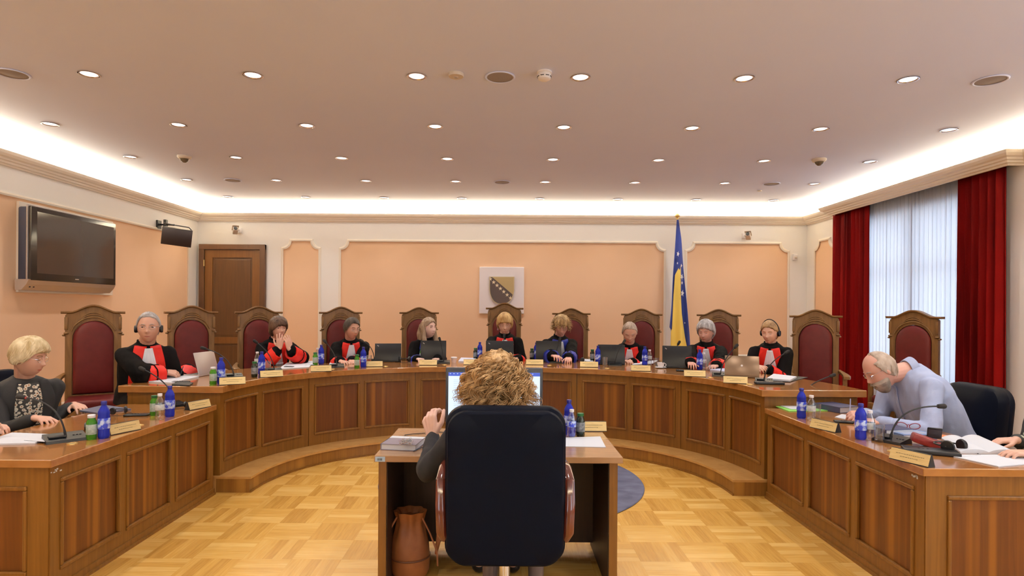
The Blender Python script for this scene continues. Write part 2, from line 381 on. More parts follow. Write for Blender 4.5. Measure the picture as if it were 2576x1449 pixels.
for (p0, p1) in ((713, 803), (858, 1670), (1727, 1981)):
    wall_panel(WALLB, (p0 - 1266) * 9.52 / F, (p1 - 1266) * 9.52 / F, .43, TZ, bk)
wall_panel(WALLL, 3.0, 9.2, .43, TZ + .02, lf); wall_panel(WALLL, -3.0, 2.6, .43, TZ + .02, lf)
wall_panel(WALLR, 8.72, 9.24, .43, TZ, rt)
wall_panel(WALLR, 3.1, 5.2, .43, TZ, rt); wall_panel(WALLR, -.4, -.1, .43, TZ, rt)
# stepped cornice (profile swept round the room)
prof = [(0, 2.868), (.022, 2.868), (.028, 2.884), (.05, 2.889), (.055, 2.908), (.075, 2.913), (.082, 2.93), (.105, 2.94), (.125, 2.962), (.135, 2.985), (.135, 2.992), (.12, 2.992), (.12, 2.975), (0, 2.975)]
V3 = lambda x, y, z: Vector((x, y, z))
def cornice(name, a, c, out, mit=(1, 1)):
    m = MB(); rings = []
    a = Vector(a); c = Vector(c); out = Vector(out); t = (c - a).normalized()
    for p, sg in ((a, mit[0]), (c, -mit[1])): rings.append([p + out * d + t * (d * sg) + Vector((0, 0, z)) for d, z in prof])
    m.loft(rings, True, True); o = struct(m.build(name, MOULD)); fixn(o)
cornice('trim_1', (RX0, RY1, 0), (RX1, RY1, 0), (0, -1, 0)); cornice('trim_2', (RX0, RY0, 0), (RX0, RY1, 0), (1, 0, 0))
cornice('trim_3', (RX1, RY0, 0), (RX1, 5.5, 0), (-1, 0, 0), (1, 0)); cornice('trim_9', (RX1, 8.58, 0), (RX1, RY1, 0), (-1, 0, 0), (0, 1)); cornice('trim_4', (RX0, RY0, 0), (RX1, RY0, 0), (0, 1, 0))
# deep curtain box along the window: the same moulding stepping forward, with mitred returns
bx = .15; BY0, BY1 = 5.42, 8.66; m = MB(); A0, A1 = BY0 + .135, BY1 - .135
m.loft([[V3(RX1 - bx - d, A0 - d, z) for d, z in prof], [V3(RX1 - bx - d, A1 + d, z) for d, z in prof]])
m.loft([[V3(RX1, A0 - d, z) for d, z in prof], [V3(RX1 - bx - d, A0 - d, z) for d, z in prof]])
m.loft([[V3(RX1 - bx - d, A1 + d, z) for d, z in prof], [V3(RX1, A1 + d, z) for d, z in prof]])
m.span((RX1 - bx - .12, A0 - .12, 2.966), (RX1, A1 + .12, 2.976))
struct(fixn(m.build('trim_5', MOULD)))
# baseboards
for nm, a, c in (('baseboard_back', (RX0, RY1 - .015, 0), (RX1, RY1, .24)), ('baseboard_left', (RX0, RY0, 0), (RX0 + .015, RY1, .1)), ('baseboard_right', (RX1 - .015, RY0, 0), (RX1, RY1, .1))):
    m = MB(); m.span(a, c); struct(m.build(nm, W_FRAME))
# window
m = MB(); X0 = RX1 + .1
for y in (WY0 + .03, (WY0 + WY1) / 2, WY1 - .03): m.box((X0, y, (WZ0 + WZ1) / 2), (.06, .07, WZ1 - WZ0))
for z in (WZ0 + .03, 2.0, WZ1 - .03): m.box((X0, (WY0 + WY1) / 2, z), (.05, WY1 - WY0, .06))
WIN = struct(m.build('window_1', WHITE))
m = MB(); m.span((X0 - .004, WY0, WZ0), (X0 + .004, WY1, WZ1)); m.build('window_pane', PANE, WIN)
for n_, (ya, yb) in enumerate(WINS[1:], 2):
    m = MB()
    for y in (ya + .03, (ya + yb) / 2, yb - .03): m.box((X0, y, (WZ0 + WZ1) / 2), (.06, .07, WZ1 - WZ0))
    for z in (WZ0 + .03, 2.0, WZ1 - .03): m.box((X0, (ya + yb) / 2, z), (.05, yb - ya, .06))
    W2 = struct(m.build('window_%d' % n_, WHITE)); m = MB(); m.span((X0 - .004, ya, WZ0), (X0 + .004, yb, WZ1)); m.build('window_pane', PANE, W2)
for n_, (xa, xb) in enumerate(ADDED_WINS, 4):
    m = MB()
    for x in (xa + .03, (xa + xb) / 2, xb - .03): m.box((x, RY0 - .1, 1.61), (.07, .06, 2.22))
    for z in (.53, 2.0, 2.69): m.box(((xa + xb) / 2, RY0 - .1, z), (xb - xa, .05, .06))
    W2 = struct(m.build('window_%d' % n_, WHITE)); m = MB(); m.span((xa, RY0 - .104, .5), (xb, RY0 - .096, 2.72)); m.build('window_pane', PANE, W2)
    o = area('sky_portal', ((xa + xb) / 2, RY0 - .17, 1.61), (radians(90), 0, 0), xb - xa, 2.22, 1, (1, 1, 1)); o.data.cycles.is_portal = True
for ya, yb in WINS:                                  # sky portals in the window openings
    o = area('sky_portal', (RX1 + .16, (ya + yb) / 2, (WZ0 + WZ1) / 2), (0, radians(90), 0), WZ1 - WZ0, yb - ya, 1, (1, 1, 1)); o.data.cycles.is_portal = True
# door in the back wall
DX0, DX1 = (503 - 1266) * 9.5 / F, (669 - 1266) * 9.5 / F; DZ = 2.5; dm = .085
m = MB()
for (x0, x1) in ((DX0, DX0 + dm), (DX1 - dm, DX1)): m.span((x0, RY1 - .06, PZ), (x1, RY1, DZ), .004)
m.span((DX0, RY1 - .061, DZ - dm), (DX1, RY1, DZ), .004); DOOR = struct(m.build('door_1', W_DOORF))
x0, x1 = DX0 + dm + .004, DX1 - dm - .004; zt = DZ - dm - .004
m = MB(); m.span((x0, RY1 - .035, PZ), (x0 + .12, RY1 - .002, zt)); m.span((x1 - .12, RY1 - .035, PZ), (x1, RY1 - .002, zt))
m.span((x0, RY1 - .036, zt - .12), (x1, RY1 - .002, zt)); m.span((x0, RY1 - .036, .92), (x1, RY1 - .002, 1.02)); m.span((x0, RY1 - .036, PZ), (x1, RY1 - .002, PZ + .2))
m.build('door_leaf', W_DOOR, DOOR)
for (z0, z1) in ((1.02, zt - .12), (PZ + .2, .92)):
    m = MB(); m.span((x0 + .12, RY1 - .022, z0), (x1 - .12, RY1 - .002, z1)); m.span((x0 + .15, RY1 - .028, z0 + .03), (x1 - .15, RY1 - .002, z1 - .03), .008); m.build('door_panel', W_DOORP, DOOR)
for z in (1.3, 2.2):
    m = MB(); m.lathe([(.008, 0), (.008, .1)], 10, (x0 - .002, RY1 - .062, z - .05)); m.build('hinge', BRASS, DOOR)
m = MB(); m.tube([(x1 - .05, RY1 - .03, 1.16), (x1 - .05, RY1 - .09, 1.16), (x1 - .17, RY1 - .09, 1.16)], .009); m.box((x1 - .05, RY1 - .04, 1.14), (.04, .01, .2)); m.build('door_handle', BRASS, DOOR)
# raised platform: floor behind the bench plus the curved step in front of it
NE = 2.15; EA, EB = 2.18, 1.764; ECX, ECY = -.08, 4.81
ph = np.linspace(0, pi, 1601)
ex = ECX - EA * np.sign(np.cos(ph)) * np.abs(np.cos(ph)) ** (2 / NE); ey = ECY + EB * np.abs(np.sin(ph)) ** (2 / NE)
EL = np.r_[0, np.cumsum(np.hypot(np.diff(ex), np.diff(ey)))]; LEN = EL[-1]
def arc(sv, off=0):                                # point on the bench's inner curve; off > 0 goes inward (towards the clerk)
    h = .04; g = lambda q: Vector((np.interp(q, EL, ex), np.interp(q, EL, ey)))
    p = g(min(max(sv, 0), LEN)); t = (g(min(sv + h, LEN)) - g(max(sv - h, 0))).normalized()
    if sv < .02: t = Vector((0, 1))
    if sv > LEN - .02: t = Vector((0, -1))
    n = Vector((t.y, -t.x))
    return Vector((p.x + n.x * off, p.y + n.y * off))
def curve_box(m, s0, s1, o0, o1, z0, z1, step=.06):
    n = max(2, int((s1 - s0) / step)); rings = []
    for i in range(n + 1):
        q = s0 + (s1 - s0) * i / n; A = arc(q, o0); B = arc(q, o1)
        rings.append([(A.x, A.y, z0), (B.x, B.y, z0), (B.x, B.y, z1), (A.x, A.y, z1)])
    m.loft(rings)
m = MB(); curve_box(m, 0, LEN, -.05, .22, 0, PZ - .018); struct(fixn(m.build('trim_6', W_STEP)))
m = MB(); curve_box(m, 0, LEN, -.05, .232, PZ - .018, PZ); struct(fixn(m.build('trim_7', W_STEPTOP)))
m = MB(); curve_box(m, 0, LEN, .22, .232, 0, .014); struct(fixn(m.build('trim_8', W_FRAME)))
poly = [(arc(LEN * i / 90, -.05).x, arc(LEN * i / 90, -.05).y) for i in range(91)]
poly = [(RX0, ECY), *poly, (RX1, ECY), (RX1, RY1), (RX0, RY1)]
m = MB(); m.prism(poly, 0, PZ); o = struct(fixn(m.build('floor_platform', W_STEPTOP)))
# ================================================================ JUDGES' BENCH
BZ = .858; SL = .056; DEP = .85
BENCH = thing('judges_bench', 'long curved oak judges bench with eleven striped wood panels on a low step', 'bench', (0, 6, PZ))
def loc_build(m, name, mats, par, smooth=False):
    """vertices given in room coordinates, stored relative to the parent"""
    L = par.matrix_world.translation if par.matrix_world.translation.length else par.location
    L = Vector(par.location); pp = par.parent
    while pp: L = L + Vector(pp.location); pp = pp.parent
    m.v = [(x - L.x, y - L.y, z - L.z) for x, y, z in m.v]
    return m.build(name, mats, par, smooth)
m = MB(); curve_box(m, 0, LEN, -DEP, 0, BZ - SL, BZ, .03); o = fixn(loc_build(m, 'worktop', W_TOP, BENCH))
md = o.modifiers.new('b', 'BEVEL'); md.width = .005; md.segments = 2; md.limit_method = 'ANGLE'
def panel_field(m, P, n, w0, z0, z1): pass
def panelled(parent, s0, s1, npan, z0, z1, fn, stile=.06, top=.07, bot=.1, mid=.05):
    """a framed front between s0 and s1; fn(s, off) -> xy; off is the outward distance of the surface"""
    fr = MB(); L = s1 - s0
    def cb(mm, a, c, o0, o1, za, zb):
        n = max(1, int((c - a) / .06)); rings = []
        for i in range(n + 1):
            q = a + (c - a) * i / n; A = fn(q, o0); B = fn(q, o1)
            rings.append([(A[0], A[1], za), (B[0], B[1], za), (B[0], B[1], zb), (A[0], A[1], zb)])
        mm.loft(rings)
    pw = (L - 2 * stile - (npan - 1) * mid) / npan
    cb(fr, s0 + .003, s1 - .003, -.05, -.02, z0, z1)
    cb(fr, s0 + .003, s1 - .003, -.02, 0, z1 - top, z1); cb(fr, s0 + .003, s1 - .003, -.02, 0, z0, z0 + bot)
    xs = [(s0 + .003, s0 + stile)] + [(s0 + stile + k * (pw + mid) + pw, s0 + stile + (k + 1) * (pw + mid)) for k in range(npan - 1)] + [(s1 - stile, s1 - .003)]
    for a, c in xs: cb(fr, a, c, -.02, 0, z0 + bot, z1 - top)
    F_ = fixn(loc_build(fr, 'panel_frame', W_FRAME, parent))
    for k in range(npan):
        a = s0 + stile + k * (pw + mid); c = a + pw; pa, pb = z0 + bot, z1 - top
        pm = MB(); cb(pm, a, c, -.019, -.012, pa, pb); P_ = fixn(loc_build(pm, 'wood_panel', W_PANEL, F_))
        mm = MB(); q = .022
        def strip(a_, c_, za, zb):
            cb(mm, a_, c_, -.012, .010, za, zb)
        strip(a, c, pb - q, pb); strip(a, c, pa, pa + q); strip(a, a + q * .9, pa + q, pb - q); strip(c - q * .9, c, pa + q, pb - q)
        o = fixn(loc_build(mm, 'panel_moulding', W_FRAME, P_ if False else F_))
        md = o.modifiers.new('b', 'BEVEL'); md.width = .006; md.segments = 2; md.limit_method = 'ANGLE'
fnb = lambda q, off: tuple(arc(q, off - .035))
for (s0, s1, npn) in ((0.0, 1.143, 2), (1.143, 2.277, 2), (2.277, 4.043, 3), (4.043, 5.169, 2), (5.169, LEN, 2)):
    panelled(BENCH, s0 + (.03 if s0 == 0 else 0), s1 - (.03 if s1 == LEN else 0), npn, PZ, BZ - SL, fnb)
for sx in (0, LEN):
    m = MB(); A = arc(sx, -.035); B = arc(sx, -DEP + .06); m.span((A.x, 4.81 + .03, PZ), (B.x, 4.81 + .06, BZ - SL)); loc_build(m, 'end_panel', W_FRAME, BENCH)
# ================================================================ WING DESKS
WZ = .717; WS = .04
def wing(name, label, xf, sx, y0, y1, dep):
    t = thing(name, label, 'desk', (xf + sx * .3, (y0 + y1) / 2, 0))
    m = MB(); m.span((xf, y0, WZ - WS), (xf + sx * dep, y1, WZ), .004); loc_build(m, 'worktop', W_TOP, t)
    L = y1 - y0; n = 3
    panelled(t, y0 + .025, y1 - .005, n, .05, WZ - WS, lambda q, off: (xf + sx * (.022 - off), q), stile=.07, top=.075, bot=.07, mid=.06)
    panelled(t, abs(xf) + .025 if True else 0, abs(xf) + dep - .02, 1, .05, WZ - WS, lambda q, off: (sx * q, y0 + .022 - off), stile=.11, top=.1, bot=.07)
    m = MB(); m.span((xf + sx * .012, y0 + .012, 0), (xf + sx * .06, y1, .05)); m.span((xf + sx * .012, y0 + .012, 0), (xf + sx * (dep - .02), y0 + .06, .05)); m.span((xf + sx * .003, y0 + .003, 0), (xf + sx * .02, y1, .018)); m.span((xf + sx * .003, y0 + .003, 0), (xf + sx * (dep - .02), y0 + .02, .018)); loc_build(m, 'plinth', W_FRAME, t)
    m = MB(); m.span((xf + sx * .05, y1 - .04, 0), (xf + sx * (dep - .05), y1 - .01, WZ - WS)); loc_build(m, 'side_panel', W_FRAME, t)
    return t
WL = wing('wing_desk', 'straight panelled oak wing desk on the left side of the courtroom', -2.287, -1, 3.015, 4.765, .76)
WR = wing('wing_desk', 'straight panelled oak wing desk on the right side of the courtroom', 2.104, 1, 2.967, 4.768, .78)
# bits of torn sticker near the corners of the wings
for (px, py, lb) in ((151, 1184, 'torn white sticker scraps under the left wing desk top'), (2289, 1196, 'torn white sticker scraps under the right wing desk top')):
    p = on(px, py, 0); sx = -1 if px < 1000 else 1; xf = -2.287 if sx < 0 else 2.104
    u, v = ray(px, py); Y = xf / u * F if True else 0; z = CH + v * Y / F
    m = MB()
    for k in range(6): m.box((xf + sx * .0205, Y + random.uniform(-.035, .035), z + random.uniform(-.008, .008)), (.002, random.uniform(.006, .014), random.uniform(.004, .012)))
    tag(m.build('sticker_scrap', PAPER), lb, 'sticker')
# ================================================================ CLERK'S DESK
TZc = .72
CD = thing('clerk_desk', 'plain rectangular clerk desk with light wood top and dark inside', 'desk', (-.02, 3.5, 0))
m = MB(); m.span((-.675, 3.137, TZc - .033), (.64, 3.87, TZc), .003); loc_build(m, 'desktop', W_TOP2, CD)
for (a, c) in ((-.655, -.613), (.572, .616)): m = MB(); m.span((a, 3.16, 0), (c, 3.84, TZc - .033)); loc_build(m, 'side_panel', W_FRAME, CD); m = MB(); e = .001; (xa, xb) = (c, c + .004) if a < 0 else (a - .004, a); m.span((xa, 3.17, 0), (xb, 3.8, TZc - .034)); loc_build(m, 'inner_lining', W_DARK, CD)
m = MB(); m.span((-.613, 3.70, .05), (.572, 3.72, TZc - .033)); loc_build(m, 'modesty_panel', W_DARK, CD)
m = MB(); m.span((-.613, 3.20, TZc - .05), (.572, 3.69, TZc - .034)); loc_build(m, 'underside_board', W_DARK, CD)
m = MB(); p = at(956, 1155, 3.137); m.box((p.x + .001, 3.1355, p.z), (.052, .002, .026), .0009); st = loc_build(m, 'inventory_sticker', mat('pale_blue_sticker', (.42, .55, .68), .5), CD)
m = MB(); [m.box((p.x - .012 + k * .0045, 3.1342, p.z - .001), (.0022, .001, .012)) for k in range(6)]; loc_build(m, 'barcode', BLACK, st)
# round rug
m = MB(); m.lathe([(1.13, 0), (1.14, .004), (1.135, .010), (1.10, .012), (.6, .0125), (.05, .0125)], 96); o = m.build('round_rug', CARPET, None, True); o.location = (.08, 5.21, .001)
tag(o, 'round blue-grey carpet lying on the parquet behind the clerk desk', 'rug')
# ================================================================ CEILING FITTINGS
DL = thing('downlight', 'x', 'ceiling light', (colsX[0], LIT[0], HC), 0, 'recessed ceiling downlights')
m = MB(); m.lathe([(.054, .0), (.068, -.001), (.069, -.004), (.062, -.006), (.055, -.004), (.052, .0)], 28, caps=False); m.build('trim_ring', CHROME, DL, True)
m = MB(); m.lathe([(.055, 0), (.05, .02), (.036, .055), (.022, .07), (.001, .071)], 24, caps=False); m.build('reflector', REFL, DL, True)
m = MB(); m.ball((0, 0, .040), (.025, .025, .018), seg=12); m.build('bulb', BULB, DL, True)
sd = bpy.data.lights.new('downlight_beam', 'SPOT'); sd.energy = SPOT_W; sd.color = SPOT_COL; sd.spot_size = radians(118); sd.spot_blend = .7; sd.shadow_soft_size = .03
so = bpy.data.objects.new('downlight_beam', sd); COL.objects.link(so); so.parent = DL; so.location = (0, 0, -.012)
ords = ['first', 'second', 'third', 'fourth', 'fifth', 'sixth', 'seventh', 'eighth']
rown = {6: 'nearest full row of ceiling lights in view', 7: 'second row of ceiling lights', 8: 'third row of ceiling lights', 9: 'fourth row of ceiling lights', 10: 'last row, closest to the back wall'}
first = True
for r, Y in enumerate(rowsY):
    if Y not in LIT: continue
    for c, X in enumerate(colsX):
        if r == 6 and 1 <= c <= 6: lb = 'chrome-ringed downlight, %s from left in the %s' % (ords[c - 1], rown[6])
        elif r >= 7: lb = 'chrome-ringed downlight, %s from left in the %s' % (ords[c], rown[r])
        elif r == 5 and c == 5: lb = 'chrome-ringed downlight cut off by the top edge of the picture'
        else: lb = 'chrome-ringed downlight in the ceiling outside the picture'
        if first: DL['label'] = lb; first = False
        else: copy_tree(DL, (X, Y, HC), 0, lb)
def ceil_thing(px, py, Y): p = at(px, py, Y); return (p.x, Y, HC)
GR = noisy(mat('speaker_mesh', (.30, .27, .27), .7), (.26, .235, .235), (.34, .30, .30), nscale=300)
SPK = None
for (X, Y, lb) in ((-3.40, 4.11, 'leftmost nearest'), (-.03, 4.11, 'middle nearest'), (3.36, 4.11, 'rightmost nearest'), (-3.42, 7.51, 'left far'), (-.02, 7.51, 'middle far'), (3.38, 7.51, 'right far')):
    lb = 'round grey ceiling speaker grille, ' + {'leftmost nearest': 'large and cut by the left picture edge', 'middle nearest': 'between the two brightest downlights', 'rightmost nearest': 'large, near the right picture edge', 'left far': 'small, far row on the left', 'middle far': 'small, far row above the middle chair', 'right far': 'small, far row above the flag side'}[lb]
    if SPK is None:
        SPK = thing('ceiling_speaker', lb, 'speaker', (X, Y, HC), 0, 'round ceiling speakers')
        m = MB(); m.lathe([(.092, -.001), (.104, -.002), (.105, -.005), (.098, -.009), (.09, -.006)], 40, caps=False); m.build('rim', CEIL, SPK, True)
        m = MB(); m.lathe([(.092, -.004), (.05, -.007), (.001, -.008)], 40, caps=False); m.build('grille', GR, SPK, True)
    else: copy_tree(SPK, (X, Y, HC), 0, lb)
OFFW = mat('off_white_plastic', (.62, .54, .46), .5); DETW = mat('white_plastic', (.80, .76, .76), .45)
t = thing('ceiling_sensor', 'flat beige round sensor on the ceiling left of the middle speaker', 'sensor', (-.33, 4.06, HC))
m = MB(); m.lathe([(.052, 0), (.054, -.012), (.05, -.022), (.001, -.024)], 28, caps=False); m.build('housing', OFFW, t, True)
m = MB(); m.lathe([(.018, -.024), (.012, -.030), (.001, -.031)], 16, caps=False); m.build('sensor_lens', SILVER, t, True)
t = thing('smoke_detector', 'white smoke detector with dark slots beside the middle ceiling speaker', 'smoke detector', (.27, 4.02, HC))
m = MB(); m.lathe([(.05, 0), (.052, -.01), (.043, -.014), (.046, -.035), (.042, -.05), (.028, -.058), (.001, -.06)], 28, caps=False); m.build('housing', DETW, t, True)
m = MB()
for k in range(8):
    m.M = Matrix.Rotation(2 * pi * k / 8 + .4, 4, 'Z'); m.box((0, -.0455, -.036), (.024, .004, .004))
m.build('air_slots', BLACK, t)
for (X, Y, lb) in ((-3.40, 6.33, 'small grey dome camera on the ceiling at the left'), (3.33, 6.28, 'small grey dome camera on the ceiling at the right')):
    t = thing('dome_camera', lb, 'security camera', (X, Y, HC))
    m = MB(); m.lathe([(.07, 0), (.072, -.012), (.06, -.028), (.045, -.032)], 28, caps=False); m.build('base_ring', OFFW, t, True)
    m = MB(); m.lathe([(.046, -.03), (.036, -.052), (.016, -.068), (.001, -.071)], 24, caps=False); m.build('dome', mat('smoked_dome', (.10, .075, .05), .15), t, True)
m = MB(); m.lathe([(.03, 0), (.028, -.008), (.001, -.01)], 20, caps=False); o = m.build('ceiling_sprinkler', OFFW, None, True); o.location = (3.42, 7.95, HC)
tag(o, 'tiny pale disc on the ceiling behind the right far speaker', 'sprinkler')
# ================================================================ CURTAINS
def curtain(name, label, X, y0, y1, z0, z1, amp, waves, m_, gather=.0, th=.004, seed=0, phase=0, ppw=10):
    n = int(waves * ppw); rows = 14; vs = []; fs = []
    rnd = random.Random(seed); wob = [rnd.uniform(.35, 1.4) for _ in range(int(waves) + 3)]; sh = [rnd.uniform(-.3, .3) for _ in range(int(waves) + 3)]
    for j in range(rows + 1):
        z = z1 + (z0 - z1) * j / rows
        for i in range(n + 1):
            t = i / n; a = t * waves; k = int(a)
            y = y0 + (y1 - y0) * (t + gather * .0)
            x = X + amp * wob[k] * sin(2 * pi * a + phase + .3 * sin(2.2 * j / rows + k)) * (.75 + .35 * j / rows)
            y += .25 * (y1 - y0) / waves * sin(4 * pi * a + sh[k]) * .4
            vs.append((x, y, z))
    for j in range(rows):
        for i in range(n): q = j * (n + 1) + i; fs.append((q, q + 1, q + n + 2, q + n + 1))
    m = MB(); m.add(vs, fs); o = m.build(name, m_, None, 2)
    md = o.modifiers.new('s', 'SOLIDIFY'); md.thickness = th; md.offset = 0
    return tag(o, label, 'curtain')
CXX = RX1 - .088
curtain('velvet_curtain', 'dark red velvet curtain on the far side of the window', CXX, 7.76, 8.60, PZ + .02, 2.95, .040, 9, DAMASK, seed=3)
curtain('velvet_curtain', 'dark red velvet curtain on the near side of the window', CXX, 5.66, 6.22, PZ + .02, 2.95, .040, 6, DAMASK, seed=5)
curtain('sheer_curtain', 'white sheer curtain panel, far half of the window', CXX + .052, 7.02, 7.95, PZ + .03, 2.95, .012, 14, SHEER, seed=8, th=.0008)
curtain('sheer_curtain', 'white sheer curtain panel, near half of the window', CXX + .062, 6.02, 7.05, PZ + .03, 2.95, .012, 15, SHEER, seed=9, th=.0008)
# ================================================================ JUDGES' CHAIRS
def u_path(n, w, zb, zs, za):
    """points of an arched outline from bottom left, up, over the arch, down to bottom right"""
    P = [(-w, zb + (zs - zb) * i / 6) for i in range(6)]
    P += [(-w * cos(pi * i / n), zs + (za - zs) * sin(pi * i / n)) for i in range(n + 1)]
    P += [(w, zs + (zb - zs) * i / 6) for i in range(1, 7)]
    return P
def make_chair(label):
    t = thing('high_backed_chair', label, 'chair', (0, 0, 0), 0, 'high-backed judges chairs')
    # local: sitter faces -Y, back frame at y = 0 .. .06; floor at z = 0
    n = 24; TOPZ = 1.372
    inner = u_path(n, .172, .50, 1.045, 1.228)
    def crest(x):                                    # top line of the back
        x = abs(x)
        if x > .185: return 1.300
        return 1.300 + .068 * (.5 + .5 * cos(pi * x / .185)) ** .8
    outer = []
    for i, (x, z) in enumerate(inner):
        if i < 6: outer.append((-.232, z if i else .44))
        elif i > 6 + n: outer.append((.232, z if i < len(inner) - 1 else .44))
        else:
            a = pi * (i - 6) / n
            if a < pi * .27: f_ = a / (pi * .27); outer.append((-.232, 1.045 + (1.30 - 1.045) * f_))
            elif a > pi * .73: f_ = (pi - a) / (pi * .27); outer.append((.232, 1.045 + (1.30 - 1.045) * f_))
            else: x2 = -.232 + .464 * (a - pi * .27) / (pi * .46); outer.append((x2, crest(x2)))
    outer[6] = (-.232, 1.045); outer[6 + n] = (.232, 1.045)
    m = MB(); k = len(inner); vs = []
    for y in (-.03, .03):
        vs += [(x, y, z) for x, z in inner] + [(x, y, z) for x, z in outer]
    fs = []
    for i in range(k - 1):
        fs += [(i, i + 1, k + i + 1, k + i), (2 * k + i + 1, 2 * k + i, 3 * k + i, 3 * k + i + 1), (k + i, k + i + 1, 3 * k + i + 1, 3 * k + i), (i + 1, i, 2 * k + i, 2 * k + i + 1)]
    m.add(vs, fs)
    m.span((-.232, -.03, .40), (.232, .03, .50))
    o = fixn(m.build('back_frame', W_CHAIR, t)); md = o.modifiers.new('b', 'BEVEL'); md.width = .006; md.segments = 2; md.limit_method = 'ANGLE'
    # crest cap
    m = MB(); rings = []
    for i in range(41):
        x = -.265 + .53 * i / 40; z = crest(x)
        rings.append([(x, -.035, z - .004), (x, -.052, z + .008), (x, -.052, z + .02), (x, .045, z + .02), (x, .045, z - .004)])
    m.loft(rings); fixn(m.build('crest_cap', W_CHAIR, t))
    # carved arches over the pad
    for kk, (w_, h_, r_) in enumerate(((.196, 1.262, .008), (.14, 1.288, .006), (.13, 1.308, .005))):
        m = MB(); pts = []
        for i in range(25):
            a = pi * (.12 if kk == 0 else .25) + pi * (1 - (.24 if kk == 0 else .5)) * i / 24
            z0 = 1.045 if kk == 0 else 1.13
            pts.append((-w_ * cos(a), -.036, z0 + (h_ - z0) * sin(a)))
        m.tube(pts, r_, 8); m.build('carved_arch', W_CHAIR, t, True)
    for s in (-1, 1):
        m = MB(); m.box((s * .222, -.034, 1.20), (.03, .02, .13), .008); m.ball((s * .222, -.03, 1.105), (.022, .022, .014), seg=12); m.ball((s * .238, -.01, 1.085), (.020, .028, .011), seg=12)
        m.build('scroll_ornament', W_CHAIR, t, True)
    # pad (front, domed) and its back
    m = MB(); P = u_path(n, .170, .50, 1.045, 1.226); rings = []
    for f_, y in ((1, -.012), (.985, -.034), (.93, -.050), (.75, -.060), (.4, -.064), (.02, -.065)):
        rings.append([(x * f_, y, .86 + (z - .86) * f_) for x, z in P])
    m.loft(rings); o = fixn(m.build('back_pad', MAROON, t, 2))
    m = MB(); m.add([(x, .012, z) for x, z in P], [tuple(range(len(P)))]); m.add([(x, .016, z) for x, z in P], [tuple(range(len(P)))]); m.build('back_lining', MAROON, t)
    m = MB(); m.box((0, -.25, .445), (.42, .44, .09), .03, 3); m.build('seat_pad', MAROON, t, True)
    m = MB(); m.box((0, -.25, .385), (.46, .48, .05), .006); m.build('seat_frame', W_CHAIR, t)
    for s in (-1, 1):
        m = MB(); pts = [(s * .235, 0, .70), (s * .262, -.10, .685), (s * .275, -.24, .675), (s * .27, -.38, .672), (s * .262, -.43, .665)]
        rings = [[(p[0] + dx * wd, p[1], p[2] + dz) for dx, dz in ((-1, -.014), (-1, .012), (-.6, .018), (.6, .018), (1, .012), (1, -.014))] for p, wd in zip(pts, (.018, .022, .03, .034, .028))]
        m.loft(rings); m.span((s * .25 - .02, -.40, .40), (s * .25 + .02, -.36, .68)); fixn(m.build('armrest', W_CHAIR, t, True))
    for sx in (-1, 1):
        for y in (-.46, 0):
            m = MB(); m.loft([[(sx * .205 + a * r_, y + b_ * r_, z) for a, b_ in ((-1, -1), (1, -1), (1, 1), (-1, 1))] for r_, z in ((.020, 0), (.026, .36))]); fixn(m.build('leg', W_CHAIR, t))
    return t
# px of the back's middle, depth, facing angle (degrees, -90 looks at the camera)
CH_ = [(236, 5.95, -58, 'high-backed maroon chair with wooden arms, leftmost of all, behind the judge with headphones'),
       (481, 6.62, -52, 'empty high-backed maroon chair in front of the wooden door'),
       (651, 7.15, -62, 'high-backed maroon chair behind the judge holding hands to her mouth'),
       (857, 7.55, -70, 'high-backed maroon chair behind the dark-haired man with red facings'),
       (1054, 8.10, -80, 'high-backed maroon chair behind the long-haired judge in blue trim'),
       (1269, 8.42, -90, 'tallest high-backed maroon chair, in the middle under the shield'),
       (1437, 8.30, -98, 'high-backed maroon chair behind the curly-haired judge in blue trim'),
       (1614, 7.86, -107, 'high-backed maroon chair behind the balding judge bent over his papers'),
       (1808, 7.55, -113, 'high-backed maroon chair behind the silver-haired judge'),
       (2051, 6.74, -113, 'empty high-backed maroon chair in front of the far red curtain'),
       (2300, 6.35, -148, 'empty high-backed maroon chair in front of the sheer curtains')]
C0 = None
for i, (px, Y, a, lb) in enumerate(CH_):
    p = at(px, 850, Y)
    if i == 0: C0 = make_chair(lb); C0.location = (p.x, Y, PZ); C0.rotation_euler = (0, 0, radians(a + 90)); c = C0
    else: c = copy_tree(C0, (p.x, Y, PZ), radians(a + 90), lb)
    if i == 5: c.scale = (1, 1, 1.052)
